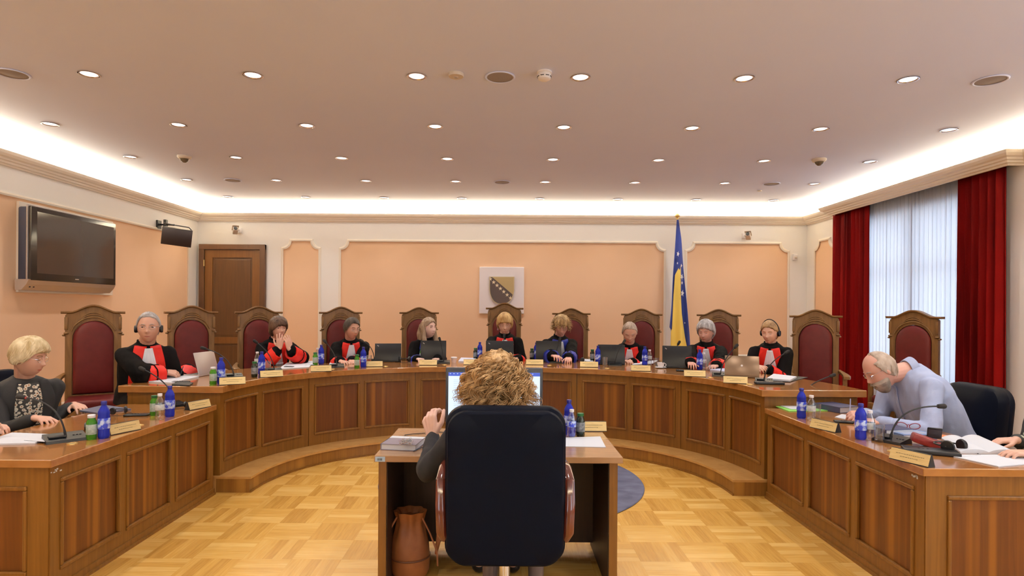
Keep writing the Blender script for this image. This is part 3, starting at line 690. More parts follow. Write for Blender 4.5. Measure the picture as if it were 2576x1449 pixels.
# ================================================================ OFFICE CHAIRS
def rrect(w, h, r, n=6, cz=0):
    P = []
    for cx, cz_, a0 in ((w / 2 - r, h / 2 - r, 0), (-w / 2 + r, h / 2 - r, 90), (-w / 2 + r, -h / 2 + r, 180), (w / 2 - r, -h / 2 + r, 270)):
        P += [(cx + r * cos(radians(a0 + 90 * i / n)), cz + cz_ + r * sin(radians(a0 + 90 * i / n))) for i in range(n + 1)]
    return P
def office_chair(label, loc, a, wdt=.54, z0=.37, z1=1.065, arms=True, lean=.0, back_r=.09):
    t = thing('office_chair', label, 'office chair', (loc[0], loc[1], 0), radians(a + 90))
    # sitter faces -Y; outer face of the back at y = +.05
    hgt = z1 - z0; cz = (z0 + z1) / 2
    def ring(w_, h_, r_, y): return [(x, y + lean * (z - z0), z) for x, z in rrect(w_, h_, r_, 8, cz)]
    m = MB(); m.loft([ring(wdt * .55, hgt * .72, .06, .062), ring(wdt * .90, hgt * .93, back_r, .056), ring(wdt * .94, hgt * .955, back_r, .046), ring(wdt * .955, hgt * .965, back_r, .02), ring(wdt * .94, hgt * .95, back_r, 0)])
    fixn(m.build('back_shell', LEATHER, t, True))
    m = MB(); m.loft([ring(wdt * .93, hgt * .95, back_r, .012), ring(wdt * .99, hgt * .99, back_r, -.005), ring(wdt, hgt, back_r, -.045), ring(wdt * .98, hgt * .98, back_r, -.085), ring(wdt * .8, hgt * .86, .07, -.11), ring(wdt * .3, hgt * .4, .04, -.115)])
    fixn(m.build('back_cushion', LEATHER, t, True))
    m = MB(); pts = [(x, .05 + lean * (z - z0), z) for x, z in rrect(wdt * .86, hgt * .89, back_r * .8, 8, cz)]; m.tube(pts + [pts[0]], .0035, 6, False); m.build('seam_piping', LEATHER, t, True)
    m = MB(); m.box((0, -.30, .47), (.52, .50, .11), .045, 4); m.build('seat_cushion', LEATHER, t, True)
    m = MB(); m.box((0, -.22, .40), (.3, .3, .03), .01); m.lathe([(.028, .12), (.028, .40)], 16, (0, -.25, 0)); m.lathe([(.02, .07), (.02, .14)], 16, (0, -.25, 0)); m.build('gas_column', CHROME, t, True)
    for k in range(5):
        b_ = radians(72 * k + 90); m = MB(); q = [(0, 0, .10), (.12, 0, .10), (.28, 0, .075)]
        m.tube([(x * cos(b_), -.25 + x * sin(b_), z) for x, _, z in q], [.026, .022, .016], 8); lg = m.build('leg', W_MAHOG if arms else BLACK, t, True)
        m = MB(); cx, cy_ = .285 * cos(b_), -.25 + .285 * sin(b_)
        for d in (-.014, .014):
            m.tube([(cx - sin(b_) * (d - .008), cy_ + cos(b_) * (d - .008), .028), (cx - sin(b_) * (d + .008), cy_ + cos(b_) * (d + .008), .028)], .027, 14)
        m.tube([(cx, cy_, .03), (cx, cy_, .075)], .008); m.build('caster', BLACK, lg, True)
    if arms:
        for s in (-1, 1):
            m = MB(); x = s * (wdt / 2 + .012)
            pts = [(x - s * .02, -.02, .46), (x, .0, .50), (x + s * .006, -.01, .62), (x + s * .008, -.05, .715), (x + s * .006, -.16, .745), (x, -.34, .735), (x, -.44, .70)]
            rings = []
            for i, p in enumerate(pts):
                q = Vector(pts[min(i + 1, 6)]) - Vector(pts[max(i - 1, 0)]); q.normalize(); nn = Vector((0, -q.z, q.y)); A = Vector((1, 0, 0))
                rings.append([Vector(p) + A * a_ * .022 + nn * b_ * .016 for a_, b_ in ((-1, -.6), (-.6, -1), (.6, -1), (1, -.6), (1, .6), (.6, 1), (-.6, 1), (-1, .6))])
            m.loft(rings); m.span((x - .015, -.30, .42), (x + .015, -.26, .735)); fixn(m.build('armrest', W_MAHOG, t, True))
    return t
office_chair('large black leather office chair of the clerk, seen from behind', (.016, 2.66), 90, .545, .352, 1.062)
p = at(2440, 1000, 4.35)
office_chair('black office chair behind the man in the light blue shirt', (3.42, 4.3), 182, .50, .50, .98, False, .10, .12)
office_chair('black office chair behind the blonde woman in a black jacket', (-3.68, 4.28), -10, .50, .50, 1.03, False, .10, .12)

office_chair('black office chair beyond the left picture edge, of the person in navy sleeves', (-3.92, 3.52), 0, .50, .50, 1.0, False, .10, .12)
office_chair('black office chair beyond the right picture edge, of the person in floral dress', (3.66, 3.50), 174, .50, .50, 1.0, False, .10, .12)
# ================================================================ PEOPLE
def skin(nm, c): return mat('skin_' + nm, tuple(min(.9, q * k) for q, k in zip(c, (1.1, 1.22, 1.25))), .5, Subsurface_Weight=.08, Subsurface_Radius=(.02, .008, .004))
SK = {'warm': skin('warm', (.62, .32, .22)), 'tan': skin('tan', (.55, .27, .18)), 'pale': skin('pale', (.66, .38, .29)), 'rosy': skin('rosy', (.60, .29, .21))}
LIP = mat('lip_colour', (.38, .10, .08), .45); LIPR = mat('red_lipstick', (.42, .04, .04), .4)
EYE = mat('dark_eye', (.03, .02, .016), .2)
def hairmat(nm, a, b): return noisy(mat('hair_' + nm, a, .5, Specular_IOR_Level=.35), a, b, scale=(1, 1, .35), nscale=26, detail=5, lo=.35, hi=.65, bump=.5)
HM = {'grey': hairmat('grey', (.26, .23, .21), (.52, .48, .45)), 'brown': hairmat('brown', (.045, .022, .012), (.12, .062, .034)), 'dark': hairmat('dark', (.035, .024, .018), (.10, .075, .055)),
      'ash': hairmat('ash_blonde', (.16, .095, .052), (.42, .29, .18)), 'gold': hairmat('golden', (.34, .19, .06), (.64, .42, .17)), 'curl': hairmat('curly_blonde', (.20, .11, .04), (.58, .39, .17)),
      'sandy': hairmat('sandy', (.34, .25, .18), (.52, .42, .33)), 'silver': hairmat('silver', (.24, .225, .215), (.60, .57, .55)), 'blonde': hairmat('blonde', (.22, .12, .05), (.48, .29, .13)), 'plat': hairmat('platinum', (.50, .36, .17), (.80, .67, .42)),
      'clerk': hairmat('clerk_gold', (.30, .165, .06), (.68, .44, .20))}
def vox(m, size, it=4, fac=.5):
    me = m.mesh('tmp', ROBE); bm = bmesh.new(); bm.from_mesh(me); bmesh.ops.recalc_face_normals(bm, faces=bm.faces[:]); bm.to_mesh(me); bm.free()
    o = bpy.data.objects.new('tmp', me); COL.objects.link(o)
    r = o.modifiers.new('r', 'REMESH'); r.mode = 'VOXEL'; r.voxel_size = size; r.adaptivity = 0
    s = o.modifiers.new('s', 'SMOOTH'); s.iterations = it; s.factor = fac
    dg = bpy.context.evaluated_depsgraph_get(); res = bpy.data.meshes.new_from_object(o.evaluated_get(dg))
    bpy.data.objects.remove(o); bpy.data.meshes.remove(me)
    return res
def finish(me, name, mats, parent):
    me.materials.clear(); [me.materials.append(x) for x in (mats if isinstance(mats, list) else [mats])]
    L = Vector(parent.location); pp = parent.parent
    while pp: L = L + Vector(pp.location); pp = pp.parent
    me.transform(Matrix.Translation(-L)); me.polygons.foreach_set('use_smooth', [True] * len(me.polygons)); me.name = name
    return link(bpy.data.objects.new(name, me), parent)
def sm(x, a, b): t = min(1, max(0, (x - a) / (b - a))); return t * t * (3 - 2 * t)
_ico = {}
def ico(n):
    if n not in _ico:
        bm = bmesh.new(); bmesh.ops.create_icosphere(bm, subdivisions=n, radius=1)
        _ico[n] = ([v.co.copy() for v in bm.verts], [tuple(v.index for v in f.verts) for f in bm.faces]); bm.free()
    return _ico[n]
def head_pt(d, fem=0, feat=1):
    """surface point of a head (chin to crown .235 m) in direction d, face towards +Y"""
    x, y, z = d.x * .0785, d.y * (.090 if d.y > 0 else .100), d.z * (.117 if d.z > 0 else .120)
    k = 1 + .06 * (1 - max(abs(d.x), abs(d.y), abs(d.z))); x *= k; y *= k
    if z < 0:
        t = -z / .12
        x *= 1 - (.34 + .06 * fem) * t ** 1.6
        if y < 0: y *= 1 - .50 * t
        else: y = y * (1 + .10 * t) + .010 * t
    if feat and d.y > .05:
        g = lambda a, b: math.exp(-a * a - b * b); f_ = sm(d.y, .05, .5)
        dy = .011 * g(x / .009, (z - .0) / .022) + .021 * g(x / .0125, (z + .026) / .0135)
        dy -= .0085 * g((abs(x) - .031) / .016, (z - .010) / .012)
        dy += .004 * g((abs(x) - .028) / .022, (z - .032) / .008)
        dy += .005 * g(x / .024, (z + .056) / .008) - .003 * g(x / .022, (z + .070) / .005) + .005 * g(x / .022, (z + .076) / .007) + .006 * g(x / .022, (z + .102) / .014)
        dy += .004 * g((abs(x) - .040) / .018, (z + .025) / .018)
        y += dy * f_
    return Vector((x, y, z))
def lerp_tab(tab, q):
    if q <= tab[0][0]: return tab[0][1]
    for (a, va), (b_, vb) in zip(tab, tab[1:]):
        if q <= b_: return va + (vb - va) * (q - a) / (b_ - a)
    return tab[-1][1]
def hair_cap(R, C, s, hs, sub=5):
    """closed hair shell: swells over the scalp, sinks under the skin on the face"""
    dirs, faces = ico(sub); m = MB(); vs = []
    T, zf, zs, zb, rough, bald = hs['T'], hs['front'], hs['side'], hs['back'], hs.get('rough', .004), hs.get('bald', 9)
    tab = [(-.03, zb), (.0, (zb + zs) / 2 if zs > zb else zs), (.018, zs), (.045, hs.get('temple', zs + .01)), (.075, zf)]
    for d in dirs:
        p = head_pt(d, 0, 0); n_ = noise.noise(Vector((p.x * 42, p.y * 42, p.z * 16)) + Vector((hs.get('seed', 0), 0, 0)))
        part = hs.get('sweep', 0) * p.x
        h = p.z - lerp_tab(tab, p.y) - part + .006 * n_
        mm = sm(h, -.007, .007)
        if bald < 9: mm *= 1 - sm(p.z, bald - .008, bald + .008) * sm(p.y, hs.get('by', -.05) - .012, hs.get('by', -.05) + .012)
        th = T * (1 + hs.get('vol', 0) * sm(p.z, 0, .08)) * mm + rough * n_ * mm - .010 * (1 - mm)
        nrm = Vector((d.x, d.y, d.z * .8)).normalized()
        vs.append(C + R @ ((p + nrm * th) * s))
    m.add(vs, faces)
    rnd = random.Random(hs.get('seed', 3)); q0 = hs.get('part', 0)
    for _ in range(hs.get('strands', 260)):                # combed locks running from the crown to the hairline
        ph_ = rnd.uniform(0, 2 * pi); y_ = .09 * sin(ph_); zb_ = lerp_tab(tab, y_) + rnd.uniform(-.006, .01); dz = max(-.95, min(.95, zb_ / .119)); h_ = sqrt(1 - dz * dz)
        d1 = Vector((cos(ph_) * h_, sin(ph_) * h_, dz)); d0 = Vector((q0 + rnd.uniform(-.25, .25), rnd.uniform(-.55, .25), 1)).normalized()
        if bald < 9 and (d1.y > .15): continue
        f0 = rnd.uniform(0, .35) if bald > 8 else .7; f1 = rnd.uniform(.8, 1.04); pts = []; sw = rnd.uniform(-.18, .18) + hs.get('swirl', .25); lift = rnd.uniform(.0, .004)
        for i in range(8):
            f_ = f0 + (f1 - f0) * i / 7; dd = (d0 * (1 - f_) + d1 * f_); ang = sw * sin(pi * f_); dd = Vector((dd.x * cos(ang) - dd.y * sin(ang), dd.x * sin(ang) + dd.y * cos(ang), dd.z)).normalized(); p = head_pt(dd, 0, 0)
            pts.append(C + R @ ((p + dd * (T * .82 * (1 + hs.get('vol', 0) * sm(p.z, 0, .08)) * (1 if i < 6 else .8) + lift)) * s))
        r_ = (.0028 + T * .10) * rnd.uniform(.6, 1.2); m.tube(pts, [r_ * s * k for k in (.5, .9, 1, 1, 1, .9, .7, .25)], 5)
    return m
def curls(m, R, C, s, n, spread, rad, length, turns, thick, seed=1, back=False, zmin=-.06, seg=4, pts_n=14, down=.5, crad=.012, sub=1, flat=0):
    rnd = random.Random(seed)
    for _ in range(n):
        while True:
            d = Vector((rnd.gauss(0, 1), rnd.gauss(0, 1), rnd.gauss(0, 1))).normalized(); p = head_pt(d, 0, 0)
            if p.z > zmin and not (p.y > .035 and p.z < .045): break
        nrm = d.copy(); root = p * .98; L = length * rnd.uniform(.6, 1.2) * (1 - flat * sm(p.z, .03, .10)); tw = turns * rnd.uniform(.6, 1.4); ph_ = rnd.uniform(0, 6.3)
        out = Vector((nrm.x, nrm.y - (.25 if back else 0), nrm.z)).normalized(); dwn = Vector((0, 0, -1)); pts = []
        q = root.copy(); dirv = out.copy(); A = out.cross(Vector((.3, .2, 1))).normalized()
        for i in range(pts_n):
            f_ = i / (pts_n - 1); dirv = (out * max(0, 1 - f_ * 1.7) * spread + dwn * (down * (f_ + .25)) + Vector((nrm.x, nrm.y, 0)) * .35 * rad).normalized()
            q = q + dirv * (L / pts_n); B = dirv.cross(A).normalized(); c_ = crad * sm(f_, 0, .35)
            pts.append(C + R @ ((q + A * c_ * cos(tw * 6.28 * f_ + ph_) + B * c_ * sin(tw * 6.28 * f_ + ph_)) * s))
        t0 = thick * rnd.uniform(.6, 1.3)
        for q_ in range(sub):
            off = Vector((rnd.gauss(0, 1), rnd.gauss(0, 1), rnd.gauss(0, 1))) * (.0042 * s if sub > 1 else 0); fl = Vector((rnd.gauss(0, 1), rnd.gauss(0, 1), rnd.gauss(0, 1))) * (.010 * s if sub > 1 else 0)
            m.tube([P_ + off * (.6 + .5 * sin(i * .5 + q_)) + fl * (i / (pts_n - 1)) ** 2 for i, P_ in enumerate(pts)], [t0 * s * (1 - .75 * (i / (pts_n - 1)) ** 2) for i in range(pts_n)], seg)
def hand(m, W, d, up, side, s, curl=.35, spread=.12, gap=.0215):
    """five-fingered hand; W wrist, d finger direction, up = back of the hand, side = +1 thumb to d x up"""
    d = Vector(d).normalized(); up = Vector(up); up = (up - d * up.dot(d)).normalized(); x = d.cross(up) * side
    P = lambda a, b_, c: W + (x * a + d * b_ + up * c) * s
    bases = [(.032, .082), (.011, .088), (-.010, .085), (-.030, .076)]; lens = [.070, .078, .072, .056]
    for (bx_, by_) in bases: m.capsule(P(bx_ * .55, .012, 0), P(bx_, by_, 0), .0155 * s, .0115 * s, 10)
    m.capsule(P(.018, .02, -.004), P(.022, .06, -.004), .016 * s, .013 * s, 10)
    for i, ((bx_, by_), L) in enumerate(zip(bases, lens)):
        a = 0; q = Vector((bx_, by_, 0)); fan = (1.5 - i) * spread; prev = q.copy()
        for j, (fr, r0, r1) in enumerate(((.42, .0098, .0088), (.32, .0088, .0080), (.26, .0080, .0068))):
            a += curl * (1.0 if j == 0 else 1.25) + .04 * i
            q = prev + Vector((sin(fan) * cos(a), cos(a) * cos(fan), -sin(a))) * L * fr
            m.capsule(P(*prev), P(*q), r0 * s, r1 * s, 10); prev = q
    t0 = Vector((.026, .022, -.004)); t1 = t0 + Vector((.028, .026, -.010)); t2 = t1 + Vector((.012, .028, -.006)); t3 = t2 + Vector((.002, .022, -.004 - .01 * curl))
    m.capsule(P(*t0), P(*t1), .0145 * s, .0112 * s, 10); m.capsule(P(*t1), P(*t2), .0108 * s, .0095 * s, 10); m.capsule(P(*t2), P(*t3), .0095 * s, .0075 * s, 10)
def ik(S, W, L1, L2, hint):
    D = W - S; dist = min(D.length, (L1 + L2) * .985); u = D.normalized(); W2 = S + u * dist
    a = (L1 * L1 - L2 * L2 + dist * dist) / (2 * dist); h = sqrt(max(0, L1 * L1 - a * a)); hv = Vector(hint); hv = (hv - u * hv.dot(u)).normalized()
    return S + u * a + hv * h, W2
def person(label, head, face, body, s=1.05, skin_='warm', hair=None, hm='grey', outfit='robe', accent='red', lean=.05, sit=.21, seat=.45, base=PZ,
           hands=(), brow='dark', lips=None, fem=0, wide=1.0, glasses=None, phones=False, beard=None, extra=None, neckdrop=.0, twist=0, eyes=True, shoulder=None, lips_open=0, fine=.0042):
    Hc = Vector(head); a = radians(body); fw = Vector((cos(a), sin(a), 0)); rt_ = Vector((sin(a), -cos(a), 0)); UP = Vector((0, 0, 1))
    yaw, pit, rol = face
    R = (Matrix.Rotation(radians(yaw - 90), 3, 'Z') @ Matrix.Rotation(radians(rol), 3, 'Y') @ Matrix.Rotation(radians(pit), 3, 'X'))
    hd = lambda x, y, z: Hc + R @ (Vector((x, y, z)) * s)
    SC = Vector(shoulder) if shoulder else Hc - fw * (lean + .02) * s - UP * (.170 - neckdrop) * s
    PV = Vector((SC.x - fw.x * sit, SC.y - fw.y * sit, base + seat + .11))
    t = thing('person', label, 'person', (PV.x, PV.y, base))
    sp = (SC - PV); T_ = sp.normalized(); front = rt_.cross(T_) * -1
    if front.dot(fw) < 0: front = -front
    # ---- body (skin), one continuous mesh
    m = MB(); dirs, faces = ico(5); m.add([hd(*head_pt(d, fem)) for d in dirs], faces)
    for sd_ in (-1, 1): m.ball(hd(sd_ * .077, -.008, -.008), (.009 * s, .018 * s, .031 * s), R @ Matrix.Rotation(sd_ * -.35, 3, 'Z'), 12)
    NB = SC + UP * .035 * s + fw * .0
    m.capsule(hd(0, -.022, -.055), NB, .057 * s * (1 - .14 * fem), .062 * s * (1 - .08 * fem), 16)
    inner = []
    for f_, wx, wy in ((.0, .13, .09), (.5, .13, .085), (.85, .15, .075), (1.02, .10, .055)):
        c = PV + sp * f_; inner.append([c + (rt_ * cos(2 * pi * k / 20) * wx + front * sin(2 * pi * k / 20) * wy) * s for k in range(20)])
    m.loft(inner)
    arms = []
    for sgn in (1, -1):
        S = SC + rt_ * sgn * .158 * s * wide - UP * .050 * s
        hh = next((h for h in hands if h['side'] == sgn), None)
        if hh is None: Wt = PV + fw * .28 * s + rt_ * sgn * .14 - UP * .02; hh = dict(side=sgn, W=Wt, d=fw, up=UP, curl=.3)
        E, Wv = ik(S, Vector(hh['W']), .285 * s, .255 * s, hh.get('hint', rt_ * sgn * .28 - UP * 1.0 - fw * .15))
        if 'E' in hh: E, Wv = Vector(hh['E']), Vector(hh['W'])
        m.capsule(S, E, .036 * s, .032 * s); m.capsule(E, Wv, .034 * s, .0235 * s)
        hand(m, Wv, hh.get('d', fw), hh.get('up', UP), hh.get('thumb', -sgn), s * hh.get('hs', 1), hh.get('curl', .35), hh.get('spread', .10))
        arms.append((sgn, S, E, Wv, hh))
    for sgn in (1, -1):
        hp = PV + rt_ * sgn * .09 * s - UP * .04; kn = hp + fw * .40 * s - UP * .01; ft = Vector((kn.x, kn.y, base + .07)) + fw * .02
        m.capsule(hp, kn, .062 * s, .045 * s); m.capsule(kn, ft, .040 * s, .03 * s)
    me = vox(m, fine, 3, .45); BODY = finish(me, 'body', SK[skin_], t)
    bvh = BVHTree.FromPolygons([v.co + Vector(t.location) for v in BODY.data.vertices], [tuple(p.vertices) for p in BODY.data.polygons])
    Rf = R @ Vector((0, 1, 0))
    def on_face(x, z, off=.0):
        q = hd(x, .2, z); h = bvh.ray_cast(q, -Rf, .5)
        return (h[0] if h[0] else hd(x, .08, z)) + Rf * off
    def strip(pts, r, name, mt, par=BODY):
        mm = MB(); mm.tube(pts, r, 6); return loc_build(mm, name, mt, t, True)
    if eyes:
        for sg in (-1, 1):
            open_ = pit > -14
            xs = [sg * .031 + k * .0105 for k in (-1, -.5, 0, .5, 1)]
            if open_:
                mm = MB(); mm.ball(on_face(sg * .031, .009, -.0015), (.0115 * s, .0032 * s, .0050 * s), R, 10); loc_build(mm, 'eye', EYE, t, True)
            else: strip([on_face(x, .002 + abs(x - sg * .031) * .25, -.0002) for x in xs], .0017 * s, 'eye', EYE)
            strip([on_face(sg * .031 + k * .015, .031 + .003 * (1 - abs(k)) - (.003 if k * sg > .6 else 0), .0) for k in (-1, -.5, 0, .5, 1)], .0028 * s, 'eyebrow', HM[brow])
        strip([on_face(k * .021, -.064 + .0015 * abs(k), -.001) for k in (-1, -.5, 0, .5, 1)], [.001 * s, .0036 * s, .0044 * s, .0036 * s, .001 * s], 'mouth', lips or LIP)
    # ---- hair
    if hair:
        hs = hair; m = MB()
        cap = hair_cap(R, Hc, s, hs); 
        if hs.get('locks'):
            m = cap
            for pts, r in hs['locks']: m.tube([hd(*p) for p in pts], [q * s for q in (r if isinstance(r, (list, tuple)) else [r] * len(pts))], 14)
            me = vox(m, .005, 4, .5)
            for v in me.vertices:
                q = v.co; v.co += Vector((noise.noise(Vector((q.x * 70, q.y * 70, q.z * 9))), noise.noise(Vector((q.x * 70 + 9, q.y * 70, q.z * 9))), 0)) * .006
            finish(me, 'hair', HM[hm], t)
        else:
            if hs.get('curls'): curls(cap, R, Hc, s, **hs['curls'])
            loc_build(cap, 'hair', HM[hm], t, True)
    if beard:
        dirs, faces = ico(5); mm = MB(); vs = []
        for d in dirs:
            p = head_pt(d, 0, 1); n_ = noise.noise(p * 60)
            k = sm(-p.z, .035 - max(0, .03 - abs(p.x)) * .0, .06) * sm(p.y, .0, .035)
            if abs(p.x) < .024 and -.072 < p.z < -.058: k *= .2
            vs.append(hd(*(p + Vector((p.x * .3, .012 + .004 * n_, -.022 * sm(-p.z, .07, .12))) * k + d * (.006 * k - .006 * (1 - k)))))
        mm.add(vs, faces); loc_build(mm, 'beard', beard, t, True)
    # ---- clothing
    prof = [(-.10, .175, .130), (.0, .185, .135), (.25, .168, .125), (.55, .182, .125), (.78, .195, .115), (.93, .175, .092), (1.03, .115, .075), (1.10, .066, .062)]
    if outfit in ('robe', 'gown'): prof = [(-.10, .22, .15), (.0, .21, .15), (.3, .19, .14), (.55, .195, .135), (.78, .20, .122), (.93, .178, .096), (1.03, .118, .078), (1.11, .068, .064)]
    rings = []
    for f_, wx, wy in prof:
        c = PV + sp * f_
        rings.append([c + (rt_ * cos(2 * pi * k / 28) * wx * wide + front * sin(2 * pi * k / 28) * wy * wide) * s for k in range(28)])
    tm = MB(); tm.loft(rings); mt = vox(tm, .012, 4, .5)
    tb = BVHTree.FromPolygons([v.co.copy() for v in mt.vertices], [tuple(p.vertices) for p in mt.polygons]); bpy.data.meshes.remove(mt)
    cm = MB(); cm.loft(rings); CL = {'robe': ROBE, 'shirt': SHIRT, 'jacket': JACK, 'sweater': SWEAT, 'navy': NAVY, 'floral': FLOR}[outfit]
    big = outfit == 'robe'
    for sgn, S, E, Wv, hh in arms:
        cm.ball(S - rt_ * sgn * .01, (.066 if big else .060) * s, seg=16)
        r1, r2, r3 = (.066, .074, .062) if big else (.062, .053, .040)
        if hh.get('sleeve_up'): r3 = .05
        cm.capsule(S, E, r1 * s, r2 * s, 16)
        we = E + (Wv - E) * (hh.get('cut', .86)); cm.capsule(E, we, r2 * s, r3 * s, 16)
        if big: cm.capsule(E - UP * .03 * s, we - UP * .012 * s, r2 * s * .9, r3 * s * .8, 14)
    for sgn in (1, -1):
        hp = PV + rt_ * sgn * .10 * s - UP * .04; kn = hp + fw * .42 * s - UP * .01
        cm.capsule(hp, kn, .095 * s, .072 * s, 14)
        if big: cm.capsule(kn, Vector((kn.x, kn.y, base + .12)), .072 * s, .08 * s, 12)
    me = vox(cm, .0085, 5, .5)
    amp = .010 if big else .009
    nv = len(me.vertices); nr_ = np.empty(nv * 3, np.float32); co_ = np.empty(nv * 3, np.float32); me.vertices.foreach_get('normal', nr_); me.vertices.foreach_get('co', co_)
    nr_ = nr_.reshape(-1, 3); co_ = co_.reshape(-1, 3)
    nn_ = np.array([noise.noise(Vector((x * 11, y * 11, z * 4))) + .5 * noise.noise(Vector((x * 26, y * 26, z * 10))) for x, y, z in co_.tolist()])
    me.vertices.foreach_set('co', (co_ + nr_ * nn_[:, None] * amp).astype(np.float32).ravel()); me.update(); vco = [v.co.copy() for v in me.vertices]; fl = [tuple(p.vertices) for p in me.polygons]; cb_all = BVHTree.FromPolygons(vco, fl)
    cname = {'robe': 'robe', 'shirt': 'shirt', 'jacket': 'jacket', 'sweater': 'sweater', 'navy': 'jacket', 'floral': 'jacket'}[outfit]
    CLO = finish(me, cname, CL, t)
    if not big and base < 1:                                       # trousers / shoes below the desk
        mm = MB()
        for sgn in (1, -1):
            hp = PV + rt_ * sgn * .09 * s - UP * .06; kn = hp + fw * .42 * s - UP * .01; ft = Vector((kn.x, kn.y, base + .10))
            mm.capsule(kn, ft, .062 * s, .048 * s, 12)
        loc_build(mm, 'trouser_legs', SATIN, t, True) if outfit != 'sweater' else None
    for sgn in (1, -1):
        hp = PV + rt_ * sgn * .09 * s; kn = hp + fw * .44 * s; mm = MB(); mm.capsule((kn.x, kn.y, base + .045), (kn.x + fw.x * .15, kn.y + fw.y * .15, base + .035), .045, .035, 12); loc_build(mm, 'shoe', BLACK, t, True)
    # ---- neck: standing collar, facings, bib
    def drape(name, mt, rows, off, par=t, th=.004, ripple=0):
        """rows: list of rows of (u sideways, v down from the shoulder line) projected on the chest"""
        nr = len(rows); nc = len(rows[0]); O = []; D = np.full((nr, nc), np.nan)
        for j, rr in enumerate(rows):
            for i, (u, v) in enumerate(rr):
                o_ = SC + UP * .06 * s + rt_ * u * s - T_ * v * s; O.append(o_); q = o_ + front * .5; h = tb.ray_cast(q, -front, .9); h2 = cb_all.ray_cast(q, -front, .9)
                if h[0]:
                    D[j, i] = (h[0] - o_).dot(front)
                    if h2[0] and 0 < (h2[0] - h[0]).dot(front) < .03: D[j, i] = (h2[0] - o_).dot(front)
        for j in range(nr - 2, -1, -1): D[j] = np.where(np.isnan(D[j]), D[j + 1] - .004, D[j])
        D = np.nan_to_num(D, nan=.05)
        for _ in range(3): Pd = np.pad(D, 1, mode='edge'); D = (2 * D + Pd[:-2, 1:-1] + Pd[2:, 1:-1] + Pd[1:-1, :-2] + Pd[1:-1, 2:]) / 6
        vs = [O[j * nc + i] + front * (D[j, i] + off + .003 + ripple * sin(i * 1.9)) for j in range(nr) for i in range(nc)]
        fs = [(j * nc + i, j * nc + i + 1, (j + 1) * nc + i + 1, (j + 1) * nc + i) for j in range(nr - 1) for i in range(nc - 1)]
        mm = MB(); mm.add(vs, fs); o = fixn(loc_build(mm, name, mt, par, 2)); md = o.modifiers.new('s', 'SOLIDIFY'); md.thickness = th; md.offset = 1; return o
    lin = lambda a_, b_, n_: [a_ + (b_ - a_) * i / n_ for i in range(n_ + 1)]
    if outfit == 'robe':
        AC = RED if accent == 'red' else BLUE
        NR = [NB + UP * .0 + (rt_ * cos(q) * .069 + fw * (sin(q) * .068)) * s + UP * .004 for q in [2 * pi * k / 28 for k in range(29)]]
        mm = MB(); rings = []
        for k in range(29):
            q = 2 * pi * k / 28; dd = rt_ * cos(q) + fw * sin(q); b0 = NB + UP * (.0 - .02 * max(0, sin(q))) * s
            rings.append([b0 + dd * .068 * s - UP * .02, b0 + dd * .062 * s + UP * .036 * s, b0 + dd * .067 * s + UP * .036 * s, b0 + dd * .076 * s - UP * .02])
        mm.loft(rings, True, False); loc_build(mm, 'collar', ROBE if accent != 'redcollar' else RED, t, True)
        for sg in (-1, 1):
            rows = [[(sg * (x0 + (x1 - x0) * k / 8), v) for k in range(9)] for v, x0, x1 in [(v, .012 + .055 * min(1, max(0, v - .03) / .26), .088 + .045 * sin(min(v, .3) * 5.2)) for v in lin(.018, .44, 18)]]
            drape('red_facing' if accent == 'red' else 'blue_facing', AC, rows, .005, th=.004)
        rows = [[(-wd + 2 * wd * k / 14, v) for k in range(15)] for v, wd in [(v, .026 + .052 * min(1, max(0, v - .03) / .24)) for v in lin(.03, .27, 14)]]
        bb = drape('bib', LINEN, rows, .013, th=.004, ripple=.0025)
        rows = [[(-.080 + .160 * k / 14, v) for k in range(15)] for v in lin(.235, .305, 4)]
        drape('bib_ruffle', LINEN, rows, .020, th=.004, ripple=.004)
        for sgn, S, E, Wv, hh in arms:                              # wide red (blue) sleeve ends with a black band
            ct = hh.get('cut', .86); c0, c1 = .14, ct + .04; n_ = 18; rings = []
            dv = (Wv - E); u_ = dv.normalized(); A = u_.cross(UP).normalized(); B = A.cross(u_) * -1
            for f_, r in ((c0, .082), (c0 + .08, .087), ((c0 + c1) / 2, .088), (c1 - .02, .084), (c1, .078), (c1 - .02, .060), ((c0 + c1) / 2, .05)):
                c = E + dv * f_ - UP * .012 * s; rings.append([c + (A * cos(2 * pi * k / 24) * r + B * sin(2 * pi * k / 24) * r * .86 - UP * .016 * (1 if sin(2 * pi * k / 24) * B.z < 0 else 0)) * s * (1 + .03 * sin(k * 2.6)) for k in range(24)])
            mm = MB(); mm.loft(rings, True, True); loc_build(mm, 'red_cuff' if accent == 'red' else 'blue_cuff', AC, t, True)
            mm = MB(); c = E + dv * (c0 + .26) - UP * .012 * s; rr_ = [c + (A * cos(2 * pi * k / 24) * .0915 + B * sin(2 * pi * k / 24) * .0915 * .86 - UP * .016 * (1 if sin(2 * pi * k / 24) * B.z < 0 else 0)) * s * (1 + .03 * sin(k * 2.6)) for k in range(25)]
            mm.tube(rr_, .005, 6, False); loc_build(mm, 'sleeve_band', ROBE, t, True)
            if hh.get('shirt', 1): mm = MB(); mm.capsule(E + dv * (ct - .02), E + dv * (ct + .085), .040 * s, .034 * s, 14); loc_build(mm, 'shirt_cuff', LINEN if hh.get('shirt', 1) == 1 else hh['shirt'], t, True)
